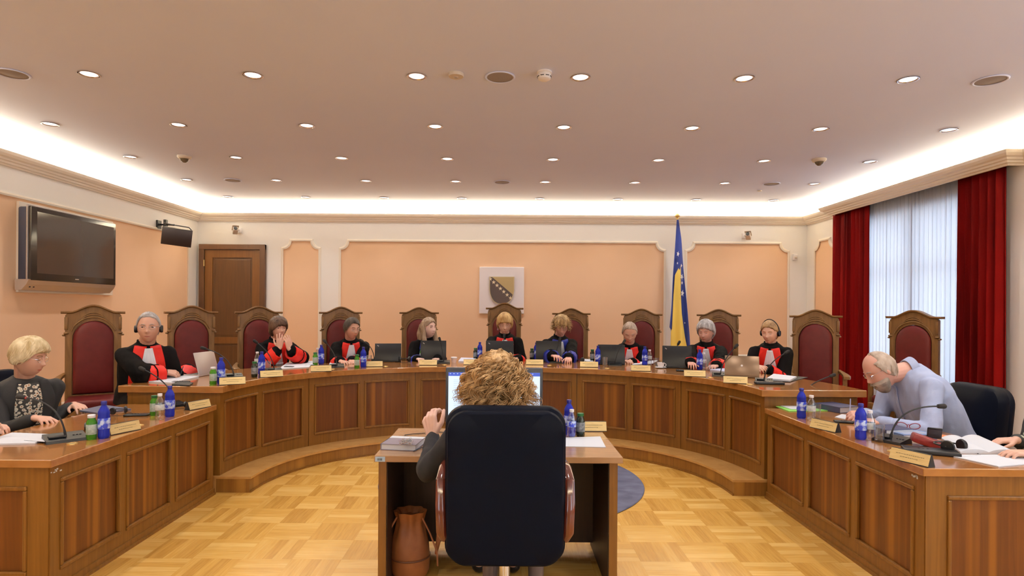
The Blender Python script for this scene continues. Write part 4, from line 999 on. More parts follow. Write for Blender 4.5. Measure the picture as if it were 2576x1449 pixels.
    if outfit == 'jacket':
        rows = [[(-wd + 2 * wd * k / 12, v) for k in range(13)] for v, wd in [(v, .050 + .03 * sin(min(1, v / .4) * pi)) for v in lin(.04, .46, 18)]]
        drape('blouse', BLOUSE, rows, .003, th=.003)
        for sg in (-1, 1):
            rows = [[(sg * (.05 + .03 * sin(min(1, v / .4) * pi) + q), v) for q in lin(-.005, .04 + .03 * sin(min(1, v / .3) * pi), 5)] for v in lin(.035, .36, 14)]
            drape('lapel', JACK, rows, .006, th=.005)
    if outfit == 'floral':
        rows = [[(-.11 + .22 * k / 12, v) for k in range(13)] for v in lin(.05, .40, 16)]; drape('floral_front', FLOR, rows, .003, th=.003)
    if outfit == 'shirt':
        mm = MB(); rings = []; ax = (NB - hd(0, -.022, -.055)).normalized() * -1
        for k in range(29):
            q = 2 * pi * k / 28; e1 = rt_; e2 = ax.cross(rt_).normalized(); dd = e1 * cos(q) + e2 * sin(q); b0 = NB - ax * .005
            rings.append([b0 + dd * .070 * s - ax * .02, b0 + dd * .066 * s + ax * .032 * s, b0 + dd * .072 * s + ax * .034 * s, b0 + dd * .086 * s - ax * .012])
        mm.loft(rings, True, False); loc_build(mm, 'collar', SHIRT, t, True)
        rows = [[(-.014 + .028 * k / 3, v) for k in range(4)] for v in lin(.07, .42, 14)]; drape('button_placket', SHIRT, rows, .002, th=.003)
        for sgn, S, E, Wv, hh in arms:
            mm = MB(); dv = Wv - E; mm.capsule(E + dv * .80, E + dv * .97, .043 * s, .040 * s, 16); loc_build(mm, 'cuff', SHIRT, t, True)
    # ---- worn things
    if glasses:
        mm = MB()
        for sg in (-1, 1):
            q = on_face(sg * .031, .006); c = Hc + R @ (Vector((sg * .032, (R.transposed() @ (q - Hc)).y / s + .012, .005)) * s); pts = [c + R @ (Vector((.021 * cos(a_), .0, .0155 * sin(a_))) * s) for a_ in [2 * pi * k / 16 for k in range(17)]]
            mm.tube(pts, .0013 * s, 5, False); mm.tube([c + R @ (Vector((sg * .021, 0, .005)) * s), hd(sg * .079, .05, .012), hd(sg * .082, -.005, .008)], .0013 * s, 5)
            yb = (R.transposed() @ (c - Hc)).y / s
        mm.tube([hd(-.011, yb, .008), hd(0, yb + .003, .010), hd(.011, yb, .008)], .0012 * s, 5)
        loc_build(mm, 'glasses', glasses, t, True)
    if phones:
        mm = MB()
        for sg in (-1, 1): mm.M = Matrix.Translation(hd(sg * .088, -.01, -.012)) @ (R @ Matrix.Rotation(radians(90), 3, 'Y')).to_4x4(); mm.lathe([(.012, -.014), (.030, -.012), (.034, 0), (.030, .012), (.012, .014)], 20)
        mm.M = Matrix.Identity(4)
        if phones == 1: pts = [hd(.094 * sin(a_), -.012 - .0 * cos(a_), .0 + .140 * cos(a_)) for a_ in [radians(q) for q in range(-95, 96, 10)]]
        else: pts = [hd(.094 * sin(a_), -.045 - .085 * cos(a_), -.012 - .03 * cos(a_)) for a_ in [radians(q) for q in range(-80, 81, 10)]]
        mm.tube(pts, .0045 * s, 6); loc_build(mm, 'headphones', BLACK, t, True)
    if extra: extra(dict(t=t, hd=hd, R=R, s=s, SC=SC, fw=fw, rt=rt_, UP=UP, arms=arms, NB=NB, drape=drape, on_face=on_face))
    return t, arms
SHIRT = noisy(mat('light_blue_shirt', (.36, .42, .60), .75), (.33, .39, .57), (.41, .47, .65), nscale=6, scale=(1, 2.4, 1.3), bump=1.0)
SHIRT2 = mat('beard_grey', (.30, .26, .23), .8)
BEARD = noisy(mat('grey_beard', (.28, .22, .17), .8), (.12, .095, .07), (.46, .38, .31), nscale=16, bump=.4)
JACK = noisy(mat('black_jacket', (.010, .010, .012), .8), (.007, .007, .008), (.016, .015, .017), nscale=8)
SWEAT = noisy(mat('black_sweater', (.008, .008, .010), .85), (.006, .006, .008), (.014, .013, .017), nscale=14)
NAVY = mat('navy_jacket', (.008, .009, .016), .8)
def spots(nm, bg, cs, sc):
    m = mat(nm, bg, .7); b = m.node_tree.nodes['Principled BSDF']; tc = nd(m, 'ShaderNodeTexCoord'); v = nd(m, 'ShaderNodeTexVoronoi'); v.inputs['Scale'].default_value = sc
    lk(m, tc.outputs['Object'], v.inputs['Vector']); r = nd(m, 'ShaderNodeValToRGB'); r.color_ramp.interpolation = 'CONSTANT'
    r.color_ramp.elements[0].color = (*cs[0], 1); r.color_ramp.elements[1].color = (*bg, 1); r.color_ramp.elements[1].position = .52 if nm[0] == 'p' else .34
    e = r.color_ramp.elements.new(.24); e.color = (*cs[1], 1); lk(m, v.outputs['Distance'], r.inputs[0]); lk(m, r.outputs[0], b.inputs['Base Color']); return m
BLOUSE = spots('patterned_blouse', (.04, .035, .03), ((.35, .14, .05), (.72, .66, .52)), 46)
FLOR = spots('floral_black', (.012, .012, .012), ((.60, .58, .42), (.30, .31, .22)), 24)
V = Vector
UPV = V((0, 0, 1)); DN = V((0, 0, -1))
SHORT = dict(T=.012, front=.072, side=.035, back=-.06, rough=.004)
ta = BZ + .022
def HW(px, py, z, side, d, **k): return dict(side=side, W=on(px, py, z), d=V(d), **k)
# J1: grey man with headphones
pen_mat = mat('pen_black', (.02, .02, .03), .3)
J = []
J.append(person('person in red-trimmed black robe with headphones and glasses, writing at the bench\'s left end', at(374, 824, 5.20), (-66, -3, 0), -50, 1.09, 'tan', dict(T=.007, front=.098, side=.02, temple=.075, back=-.06, rough=.003), 'grey', 'robe', 'red', lean=.07, sit=.12, brow='grey', glasses=CHROME, phones=2,
   hands=[HW(412, 936, BZ + .065, 1, (.75, .5, -.15), up=(0, -.5, .85), curl=.55, cut=.80, E=on(352, 938, BZ + .08)), HW(478, 926, BZ + .055, -1, (-.45, -.1, -.2), up=(.2, 0, 1), curl=.55, thumb=1, shirt=0)]))
J.append(person('person in a red-trimmed black robe holding folded hands against her mouth', at(700, 826, 6.82), (-44, -4, 0), -52, 1.0, 'warm', dict(T=.022, front=.035, side=-.02, back=-.09, rough=.006, vol=.4, locks=[([(-.062, -.03, .02), (-.070, -.02, -.04), (-.060, -.02, -.085)], [.03, .032, .018]), ([(.062, -.03, .02), (.070, -.02, -.04), (.060, -.02, -.085)], [.03, .032, .018]), ([(0, -.07, .0), (0, -.07, -.08)], .045)]), 'brown', 'robe', 'red', lean=.08, fem=1,
   hands=[dict(side=1, W=at(703, 876, 6.62), d=V((.1, 0, 1)), up=V((.3, -.9, 0)), curl=.12, cut=.80, shirt=mat('grey_cuff', (.06, .06, .075), .7), hint=V((-.4, -.4, -.9))), dict(side=-1, W=at(727, 878, 6.62), d=V((-.15, 0, 1)), up=V((.9, -.5, 0)), curl=.12, cut=.80, shirt=MATS['grey_cuff'], hint=V((.9, -.2, -.6)))]))
J.append(person('person with short dark hair and glasses in red-trimmed robe, hand on computer mouse', at(885, 826, 7.22), (-44, -14, 0), -68, 1.05, 'tan', dict(T=.012, front=.078, side=.025, temple=.06, back=-.06, rough=.005, sweep=.25, swirl=.5), 'dark', 'robe', 'red', lean=.09, brow='dark', glasses=CHROME,
   hands=[HW(857, 909, BZ + .03, 1, (.5, -.6, 0), curl=.3, cut=.82), HW(884, 907, BZ + .03, -1, (.35, -.8, -.1), curl=.35, thumb=1)]))
J.append(person('person with long straight ash-blonde hair in a blue-trimmed black robe', at(1078, 825, 7.6), (-38, -2, 0), -72, 1.04, 'pale', dict(T=.014, front=.080, side=.02, back=-.09, rough=.003, locks=[([(-.055, -.02, .07), (-.085, -.005, .0), (-.098, .015, -.10), (-.10, .04, -.20), (-.088, .06, -.25)], [.03, .034, .034, .034, .014]), ([(.055, -.02, .07), (.080, -.005, .0), (.088, .015, -.10), (.09, .04, -.18), (.085, .06, -.23)], [.028, .028, .028, .028, .012]), ([(0, -.08, .03), (0, -.10, -.08), (0, -.10, -.22)], [.06, .07, .05])]), 'ash', 'robe', 'blue', lean=.05, fem=1,
   hands=[HW(1052, 903, BZ + .03, 1, (.4, -.7, 0), curl=.4), HW(1100, 903, BZ + .03, -1, (-.1, -.8, 0), curl=.4)]))
J.append(person('person with short golden hair and dangling earring, red-trimmed robe, in the middle chair', at(1270, 815, 7.66), (-90, -16, 0), -90, 1.08, 'warm', dict(T=.020, front=.040, side=.0, back=-.075, rough=.004, vol=.35), 'gold', 'robe', 'red', lean=.06, fem=1, brow='blonde', glasses=CHROME,
   hands=[HW(1250, 905, BZ + .03, 1, (.4, -.6, 0), curl=.4), HW(1300, 902, BZ + .03, -1, (-.5, -.6, 0), curl=.4)],
   extra=lambda k: [(lambda mm: (mm.capsule(k['hd'](.082, .0, -.045), k['hd'](.084, .0, -.075), .006, .009, 10), loc_build(mm, 'earring', CHROME, k['t'], True)))(MB())]))
J.append(person('person with short curly dark-blonde hair and glasses in a blue-trimmed black robe', at(1412, 820, 7.55), (-94, -30, 0), -84, 1.06, 'rosy', dict(T=.020, front=.058, side=.005, back=-.07, rough=.010, vol=.5, curls=dict(n=260, spread=1.0, rad=1.0, length=.058, turns=1.4, thick=.0022, seed=4, down=.30, zmin=-.04, crad=.010, pts_n=10, sub=3, seg=3)), 'curl', 'robe', 'blue', lean=.10, fem=1, brow='blonde', glasses=mat('brown_glasses', (.12, .03, .02), .3),
   hands=[HW(1400, 912, BZ + .03, 1, (.3, -.7, 0), curl=.4), HW(1428, 908, BZ + .03, -1, (-.1, -.9, -.15), curl=.5, thumb=1, shirt=0)]))
J.append(person('person with a balding head in a red-trimmed black robe, bent over his papers', at(1584, 836, 7.30), (-100, -33, 0), -100, 1.08, 'tan', dict(T=.006, front=.092, side=.01, temple=.07, back=-.06, rough=.003), 'sandy', 'robe', 'red', lean=.13, brow='sandy',
   hands=[HW(1566, 908, BZ + .03, 1, (.5, -.6, 0), curl=.4), HW(1586, 908, BZ + .03, -1, (-.5, -.7, -.1), curl=.4, thumb=1, shirt=0)]))
J.append(person('person with short silver hair in a red-trimmed black robe, looking down at a laptop', at(1776, 834, 6.86), (-130, -16, 0), -112, 1.03, 'rosy', dict(T=.020, front=.058, side=.012, back=-.08, rough=.009, vol=.35), 'silver', 'robe', 'red', lean=.06, fem=1, brow='silver',
   hands=[HW(1735, 925, BZ + .03, 1, (-.1, -.7, 0), curl=.4), HW(1800, 925, BZ + .03, -1, (-.6, -.6, 0), curl=.4)]))
J.append(person('person with blonde hair and headphones in a red-trimmed black robe, hands folded', at(1937, 836, 6.34), (-134, -14, 0), -120, 1.0, 'warm', dict(T=.012, front=.078, side=.02, back=-.08, rough=.004, locks=[([(.02, -.10, .0), (.04, -.125, -.02), (.05, -.125, -.06)], [.022, .03, .012])]), 'blonde', 'robe', 'red', lean=.05, fem=1, brow='blonde', phones=1,
   hands=[HW(1898, 925, BZ + .045, 1, (.3, -.75, 0), up=(-.5, -.2, .9), curl=.6, shirt=0, cut=.80), HW(1926, 926, BZ + .045, -1, (-.85, -.25, 0), up=(.2, -.6, .8), curl=.55, thumb=1, shirt=0, cut=.80)]))
ST = [dict(T=.017, front=.050, side=.034, temple=.036, back=-.050, rough=.006, vol=.6, swirl=.7, strands=340)]
def ring_(k): pass
J.append(person('person with short platinum hair, black jacket and patterned blouse at the left wing', at(73, 899, 4.18), (6, -14, 0), -38, 1.07, 'warm', ST[0], 'plat', 'jacket', lean=.07, sit=.10, seat=.43, base=0, fem=1, lips=LIPR, glasses=CHROME, brow='blonde', wide=1.06,
   hands=[dict(side=1, W=on(88, 1052, WZ + .03), d=V((.9, -.25, 0)), up=V((0, 0, 1)), curl=.35), dict(side=-1, W=on(186, 1018, WZ + .035), d=V((.8, -.45, -.1)), up=V((0, 0, 1)), curl=.25, thumb=1)]))
J.append(person('person in dark navy sleeves at the left picture edge, only forearms in view', V((-3.50, 3.52, 1.15)), (0, -10, 0), 0, 1.0, 'warm', SHORT, 'dark', 'navy', lean=.05, sit=.10, seat=.43, base=0,
   hands=[dict(side=1, W=on(34, 1094, WZ + .03), d=V((.95, .10, 0)), up=V((0, -.4, 1)), curl=.42, cut=.60), dict(side=-1, W=on(-20, 1072, WZ + .035), d=V((.95, -.35, 0)), up=V((0, 0, 1)), curl=.4, thumb=1, cut=.70)]))
J.append(person('person with bald crown and grey beard in light blue shirt, bent over writing', at(2214, 930, 4.22), (172, -36, 4), 178, 1.10, 'rosy', dict(T=.007, front=.2, side=-.005, temple=.12, back=-.07, rough=.003, bald=.07, by=.0, strands=60), 'sandy', 'shirt', lean=.2, sit=.27, seat=.40, base=0, wide=1.30, beard=BEARD, glasses=CHROME, brow='grey', shoulder=(2.895, 4.22, 1.045),
   hands=[dict(side=1, W=on(2176, 1041, WZ + .05), d=V((-.95, -.1, -.1)), up=V((.1, -.5, .9)), curl=.6, thumb=-1), dict(side=-1, W=on(2215, 1062, WZ + .03), d=V((-1, .2, 0)), up=V((0, -.2, 1)), curl=.35, thumb=1, hint=V((.6, -.8, -.5)))]))
J.append(person('person in black floral dress at the right picture edge, hands by the open book', V((3.22, 3.48, 1.17)), (175, -12, 0), 172, 1.0, 'warm', dict(T=.016, front=.05, side=.0, back=-.09, rough=.004), 'brown', 'floral', lean=.04, sit=.08, seat=.43, base=0, fem=1, wide=1.1,
   hands=[dict(side=1, W=on(2556, 1107, WZ + .04), d=V((-.9, .25, -.1)), up=V((0, 0, 1)), curl=.35), dict(side=-1, W=on(2590, 1140, WZ + .03), d=V((-1, .1, 0)), up=V((0, 0, 1)), curl=.35)]))
# the clerk, seen from behind, hair built of several hundred separate curls
def clerk_extra(k):
    t = k['t']; sgn, S, E, Wv, hh = k['arms'][1]
    m = MB(); dv = (Wv - E).normalized(); A = dv.cross(UPV).normalized(); B = A.cross(dv); c = Wv - dv * .004
    m.tube([c + (A * cos(q) * .030 + B * sin(q) * .026) for q in [2 * pi * i / 20 for i in range(21)]], .004, 8, False); m.tube([c - dv * .012 + (A * cos(q) * .032 + B * sin(q) * .028) for q in [2 * pi * i / 20 for i in range(21)]], .0025, 6, False)
    loc_build(m, 'bracelet', CHROME, t, True)
    for sg in (-1, 1):
        m = MB(); x = .06 + sg * .115
        m.capsule((x, 2.98, .10), (x, 3.05, .46), .036, .052, 14); loc_build(m, 'stocking_leg', mat('stocking', (.10, .07, .065), .5), t, True)
J.append(person('person with big curly golden hair, seen from behind at the clerk desk', at(1249, 956, 3.02), (92, 0, 0), 90, 1.06, 'pale', dict(T=.020, front=.06, side=.0, back=-.10, rough=.012, vol=.2, curls=dict(n=430, spread=1.0, rad=1.1, length=.165, turns=1.9, thick=.0023, seed=11, back=True, down=.85, zmin=-.10, crad=.018, pts_n=24, seg=3, sub=7, flat=.55)), 'clerk', 'sweater', lean=.03, sit=.05, seat=.42, base=0, fem=1, wide=1.0,
   hands=[dict(side=-1, W=V((-.380, 3.27, .795)), d=V((-.25, .3, .9)), up=V((-.6, -.8, .2)), curl=.6, thumb=-1 * -1, hs=1.18, cut=.95, hint=V((-.5, -.35, -.9))), dict(side=1, W=V((.10, 3.42, TZc + .05)), d=V((0, 1, 0)), up=UPV, curl=.35)], extra=clerk_extra, eyes=True))
# ================================================================ WALL THINGS
# television on a white board
def lwp(px, py, d=0): u, v = ray(px, py); X = RX0 + d; Y = X / u * F; return V((X, Y, CH + v * Y / F))
t = thing('television', 'large flat television with silver lower bar on the left wall', 'television', (RX0, 6.6, 2.1))
m = MB(); m.span((RX0 + .006, 5.96, 1.635), (RX0 + .035, 7.40, 2.55), .003); loc_build(m, 'backing_board', MOULD, t)
TY0, TY1, TZ0, TZ1 = 5.92, 7.22, 1.775, 2.50; XF = RX0 + .19
m = MB(); m.span((RX0 + .035, TY0 + .02, TZ0 - .06), (XF - .04, TY1 - .02, TZ1 - .005), .02); loc_build(m, 'rear_housing', mat('blue_grey_plastic', (.035, .04, .07), .4), t, True)
m = MB(); m.span((XF - .04, TY0, TZ0 - .02), (XF, TY1, TZ1), .012); loc_build(m, 'bezel', mat('dark_glossy_bezel', (.022, .017, .015), .18), t, True)
m = MB(); m.span((XF - .045, TY0 - .012, TZ0 - .02), (XF - .03, TY1 + .01, TZ1 + .012), .006); loc_build(m, 'silver_edge', SILVER, t, True)
m = MB(); m.span((XF - .002, TY0 + .075, TZ0 + .055), (XF + .0015, TY1 - .045, TZ1 - .05)); loc_build(m, 'screen', mat('dark_screen', (.035, .022, .018), .10), t)
m = MB(); rings = [[(XF - .005, y, TZ0 - .01), (XF - .03, y, TZ0 - .06), (XF - .08, y, TZ0 - .115), (XF - .145, y, TZ0 - .118), (XF - .145, y, TZ0 - .01)] for y in (TY0 - .02, TY1 + .01)]; m.loft(rings); fixn(loc_build(m, 'speaker_bar', SILVER, t))
m = MB(); m.box((XF + .001, 6.56, TZ0 + .018), (.002, .055, .008)); loc_build(m, 'maker_badge', SILVER, t)
m = MB(); [m.box((XF - .052, TY0 + .05 + k * .05, TZ0 - .085), (.012, .014, .012), .003) for k in range(2)]; loc_build(m, 'button', BLACK, t)
# small black monitor speaker on an arm
t = thing('wall_monitor', 'small black panel monitor on a metal arm high on the left wall', 'monitor', (RX0, 8.3, 2.6))
p = at(445, 596, 8.0); Rm = Matrix.Translation(p) @ Matrix.Rotation(radians(24), 4, 'Z') @ Matrix.Rotation(radians(14), 4, 'X') @ Matrix.Rotation(radians(6), 4, 'Y')
m = MB(); m.M = Rm; m.box((0, 0, 0), (.36, .05, .235), .006); loc_build(m, 'housing', mat('dark_brown_black', (.016, .008, .008), .35), t, True)
m = MB(); m.M = Rm; m.tube([(-.165, .0, .117), (-.165, .0, .16), (-.05, .03, .15), (.13, .0, .15), (.165, .0, .117)], .007); loc_build(m, 'bracket_bar', BLACK, t, True)
q = V((RX0 + .02, 8.42, 2.66)); m = MB(); m.tube([q, V((RX0 + .16, 8.38, 2.655)), Rm @ V((-.05, .03, .15))], .012); m.tube([q, q + V((.05, -.12, .005))], .006); m.box((RX0 + .012, 8.42, 2.655), (.024, .1, .13), .004); m.box((RX0 + .13, 8.38, 2.655), (.04, .05, .14), .005); loc_build(m, 'wall_arm', BLACK, t)
# security cameras, thermostat, radiator, small fittings
for px, py, lb, s_ in ((592, 580, 'small beige security camera on the back wall above the door', -1), (1882, 594, 'small beige security camera above the right peach panel', 1)):
    c = at(px, py, 9.36); t = thing('security_camera', lb, 'security camera', (c.x, 9.52, c.z))
    m = MB(); m.span((c.x - .035, 9.49, c.z - .02), (c.x + .035, 9.52, c.z + .06), .004); m.tube([(c.x, 9.49, c.z + .03), (c.x + s_ * .02, 9.43, c.z + .03), (c.x, 9.38, c.z)], .012); loc_build(m, 'wall_mount', WCAP, t, True)
    m = MB(); m.M = Matrix.Translation((c.x, 9.36, c.z)) @ Matrix.Rotation(s_ * -.5, 4, 'Z') @ Matrix.Rotation(-.35, 4, 'X'); m.box((0, 0, 0), (.075, .15, .07), .012); m.box((0, -.01, .042), (.095, .17, .008), .003); loc_build(m, 'housing', OFFW, t, True)
    m = MB(); m.M = Matrix.Translation((c.x, 9.36, c.z)) @ Matrix.Rotation(s_ * -.5, 4, 'Z') @ Matrix.Rotation(-.35 + pi / 2, 4, 'X'); m.lathe([(.026, .075), (.028, .082), (.02, .085), (.001, .08)], 16); loc_build(m, 'camera_lens', BLACK, t, True)
c = at(2000, 647, 9.5); t = thing('motion_sensor', 'small cream sensor on the back wall beside the right corner', 'sensor', (c.x, 9.52, c.z))
m = MB(); m.box((c.x, 9.495, c.z), (.07, .05, .10), .012); loc_build(m, 'housing', WCAP, t, True); m = MB(); m.ball((c.x, 9.47, c.z - .01), (.022, .014, .022), seg=12); loc_build(m, 'sensor_window', OFFW, t, True)
t = thing('radiator', 'white radiator low on the back wall behind the judge with headphones and blonde hair', 'radiator', (3.95, 9.42, PZ))
m = MB(); m.span((3.62, 9.36, .25), (4.25, 9.49, .80), .02); loc_build(m, 'casing', MOULD, t, True)
m = MB(); [m.span((3.66 + k * .04, 9.352, .30), (3.68 + k * .04, 9.362, .74)) for k in range(14)]; loc_build(m, 'fin', WCAP, t)
# emblem board with the shield
t = thing('emblem_board', 'white square board with a bronze shield on the back wall above the middle chair', 'emblem', (0, 9.51, 1.9))
def bw(px, py, d=0): Y = RY1 - d; q = at(px, py, Y); return q
a_, b_ = bw(1206, 671, .03), bw(1318, 790, .03)
m = MB(); m.span((a_.x, 9.474, b_.z), (b_.x, 9.514, a_.z), .012); loc_build(m, 'board', mat('white_board', (.78, .72, .72), .5), t)
sx0, sx1 = at(1231, 696, 9.46).x, at(1294, 696, 9.46).x; sz1 = at(1262, 696, 9.46).z; sw = sx1 - sx0; shh = sw * 1.10
def shield(g=0, n=14):
    P = [(sx0 + g, sz1 - g), (sx1 - g, sz1 - g)]
    for i in range(n + 1):
        f_ = i / n; ang = pi / 2 * f_; P.append((sx0 + sw / 2 + (sw / 2 - g) * cos(ang) ** .75, sz1 - shh * .42 - (shh * .58 - g) * sin(ang)))
    for i in range(n - 1, -1, -1):
        f_ = i / n; ang = pi / 2 * f_; P.append((sx0 + sw / 2 - (sw / 2 - g) * cos(ang) ** .75, sz1 - shh * .42 - (shh * .58 - g) * sin(ang)))
    return P
SHG = mat('shield_gold', (.42, .31, .14), .4, .3); SHD = mat('shield_dark', (.055, .030, .026), .4); SHS = mat('shield_star', (.72, .60, .40), .4)
def plate(P, y0, y1): m = MB(); m.loft([[(x, y0, z) for x, z in P], [(x, y1, z) for x, z in P]]); return m
sh_ = fixn(loc_build(plate(shield(0), 9.478, 9.448), 'shield', mat('shield_rim', (.50, .40, .24), .35, .4), t))
def clip(P, f):                                      # keep the side where f(x,z) >= 0
    out = []
    for i in range(len(P)):
        A, B = P[i], P[(i + 1) % len(P)]; fa, fb = f(*A), f(*B)
        if fa >= 0: out.append(A)
        if fa * fb < 0: q = fa / (fa - fb); out.append((A[0] + (B[0] - A[0]) * q, A[1] + (B[1] - A[1]) * q))
    return out
g = .012; dl = lambda x, z: (x - (sx0 + .09 * sw)) * (.845) - (sz1 - z) * 1.0 + 0
fixn(loc_build(plate(clip(shield(g), dl), 9.449, 9.444), 'gold_field', SHG, sh_)); fixn(loc_build(plate(clip(shield(g), lambda x, z: -dl(x, z)), 9.449, 9.444), 'dark_field', SHD, sh_))
def star(c, r, n=5, rot=0): return [(c[0] + (r if k % 2 == 0 else r * .42) * sin(pi * k / n + rot), c[1] + (r if k % 2 == 0 else r * .42) * cos(pi * k / n + rot)) for k in range(2 * n)]
for k in range(7):
    c = (sx0 + sw * (.02 + .135 * k + .02), sz1 - sw * (.10 + .125 * k)); P = star(c, sw * .085)
    if k in (0, 6): P = clip(P, (lambda x, z: x - sx0 - g) if k == 0 else (lambda x, z: (sx0 + sw * .885) - x))
    fixn(loc_build(plate(P, 9.445, 9.440), 'star', SHS, sh_))
# flag on a pole
FY = 9.12; FB = mat('flag_blue', (.012, .035, .24), .6, Sheen_Weight=.2); FYL = mat('flag_yellow', (.95, .70, .15), .6, Specular_IOR_Level=.2)
pt = at(1704, 545, FY); pb_ = V((at(1708, 880, FY).x, FY, PZ))
t = thing('flag', 'blue and yellow flag with white stars hanging on a pole with a gold ball', 'flag', (pb_.x, FY, PZ))
m = MB(); m.tube([(pt.x, FY, PZ + .03), (pt.x, FY, pt.z)], .013, 12); m.lathe([(.17, 0), (.17, .02), (.05, .035), (.03, .08)], 28, (pt.x, FY, PZ)); loc_build(m, 'pole', BRASS, t, True)
m = MB(); m.lathe([(.010, -.03), (.018, -.026), (.012, -.018), (.03, -.008), (.038, .012), (.03, .035), (.01, .048)], 20, (pt.x, FY, pt.z)); loc_build(m, 'finial', BRASS, t, True)
tabL = [(553, 1701.5), (640, 1696), (700, 1691), (760, 1687), (826, 1682), (830, 1686), (905, 1683)]; tabR = [(553, 1706), (600, 1712), (700, 1720), (800, 1728), (905, 1736)]
tY0 = [(668, 1708), (692, 1696), (760, 1691), (826, 1687), (832, 1684.5), (905, 1683)]; tY1 = [(668, 1710), (740, 1709.5), (790, 1712), (905, 1730)]
def flagpart(name, tl, tr, y0, y1, mt, dy, ph0, nc=16):
    m = MB(); rows = []
    for j in range(61):
        py = y0 + (y1 - y0) * j / 60; xl, xr = lerp_tab(tl, py), lerp_tab(tr, py); r = []
        for i in range(nc + 1):
            f_ = i / nc; q = at(xl + (xr - xl) * f_, py, FY); wdt = abs(at(xr, py, FY).x - at(xl, py, FY).x)
            fold = .5 + .5 * sin(2 * pi * (q.x - pt.x) / .13 + .6 * sin(py * .02)); r.append((q.x, FY - .02 - dy - fold * min(.045, wdt * .2), q.z))
        rows.append(r)
    m.loft(rows, False, False); o = fixn(loc_build(m, name, mt, t, 2)); md = o.modifiers.new('s', 'SOLIDIFY'); md.thickness = .004; md.offset = 0; return o
flagpart('blue_cloth', tabL, tabR, 553, 905, FB, .0, 0, 30)
flagpart('yellow_cloth', tY0, tY1, 669, 905, FYL, .022, 1.2)
flagpart('blue_cloth', [(872, 1707), (900, 1702)], [(872, 1712), (900, 1716)], 873, 900, FB, .034, 0)
for px, py, r, ro in ((1702, 640, .045, .3), (1700.5, 663, .022, .8), (1710.5, 669, .028, .2), (1711.5, 697, .05, .5), (1713, 738, .055, .2), (1712, 712, .03, 0), (1719, 812, .016, 0)):
    q = at(px, py, FY); P = star((q.x, q.z), r, 5, ro); P = [(q.x + (x - q.x) * .5, z) for x, z in P]
    m = plate(P, FY - .078, FY - .072); fixn(loc_build(m, 'star', LINEN, t))
# ================================================================ BOTTLES, GLASSES, CUPS
def lath(name, prof, mt, par, seg=22, caps=False): m = MB(); m.lathe(prof, seg, caps=caps); return m.build(name, mt, par, True)
PROTO = {}
def bottle(kind, p, label, sc=1.0, rz=None):
    if kind in PROTO:
        c = copy_tree(PROTO[kind], p, random.uniform(0, 6) if rz is None else rz, label); c.scale = (sc, sc, sc)
        return c
    grp = {'blue': 'blue plastic water bottles on the desks', 'clear': 'clear water bottles with white caps', 'green': 'small green juice bottles', 'dark': 'small dark juice bottles', 'glass': 'drinking glasses on the desks', 'sparkle': 'clear water bottles with white caps', 'ice': None, 'jar': 'small green juice bottles'}[kind]
    t = thing({'glass': 'drinking_glass'}.get(kind, 'bottle'), label, 'glass' if kind == 'glass' else 'bottle', p, 0, grp)
    if kind == 'blue':
        lath('bottle_body', [(.001, .004), (.026, 0), (.031, .006), (.032, .02), (.030, .04), (.032, .06), (.032, .125), (.030, .14), (.032, .148), (.030, .16), (.022, .178), (.0135, .192), (.012, .198)], PETB, t)
        lath('label', [(.0325, .058), (.033, .06), (.033, .118), (.0325, .12)], LABB, t)
        lath('cap', [(.014, .197), (.0155, .199), (.0155, .216), (.014, .219), (.001, .219)], CAPB, t)
    elif kind in ('clear', 'ice'):
        lath('bottle_body', [(.001, .004), (.024, 0), (.028, .006), (.0285, .03), (.026, .045), (.028, .06), (.028, .11), (.024, .13), (.013, .155), (.012, .163)], PETC, t)
        lath('label', [(.0286, .066), (.029, .067), (.029, .104), (.0286, .105)], LABW if kind == 'clear' else LABB, t)
        lath('cap', [(.0135, .161), (.015, .162), (.015, .178), (.001, .179)], WCAP, t)
        if kind == 'ice': lath('water', [(.001, .006), (.024, .006), (.026, .05), (.026, .062), (.001, .062)], PETB, t)
    elif kind in ('green', 'dark', 'jar'):
        lath('bottle_body', [(.001, .004), (.024, 0), (.0275, .005), (.0275, .095), (.025, .108), (.019, .118), (.0185, .128)], DARKG if kind == 'dark' else GREENG, t)
        lath('label', [(.0278, .03), (.0282, .031), (.0282, .088), (.0278, .089)], LABK if kind == 'dark' else LABG, t)
        lath('cap', [(.0195, .126), (.021, .128), (.021, .142), (.019, .144), (.001, .144)], GCAP if kind != 'green' else WCAP, t)
    elif kind == 'glass':
        lath('tumbler', [(.001, .0), (.024, .0), (.026, .004), (.031, .105), (.0295, .105), (.0245, .014), (.001, .014)], GLASS, t)
    PROTO[kind] = t
    if sc != 1: t.scale = (sc, sc, sc)
    return t
JD = ['judge with headphones and glasses at the left end', 'judge holding hands to her mouth', 'dark-haired man with a mouse', 'long-haired judge in blue trim', 'golden-haired judge in the middle', 'curly-haired judge in blue trim', 'balding judge bent over papers', 'silver-haired judge', 'blonde judge with headphones at the right end']
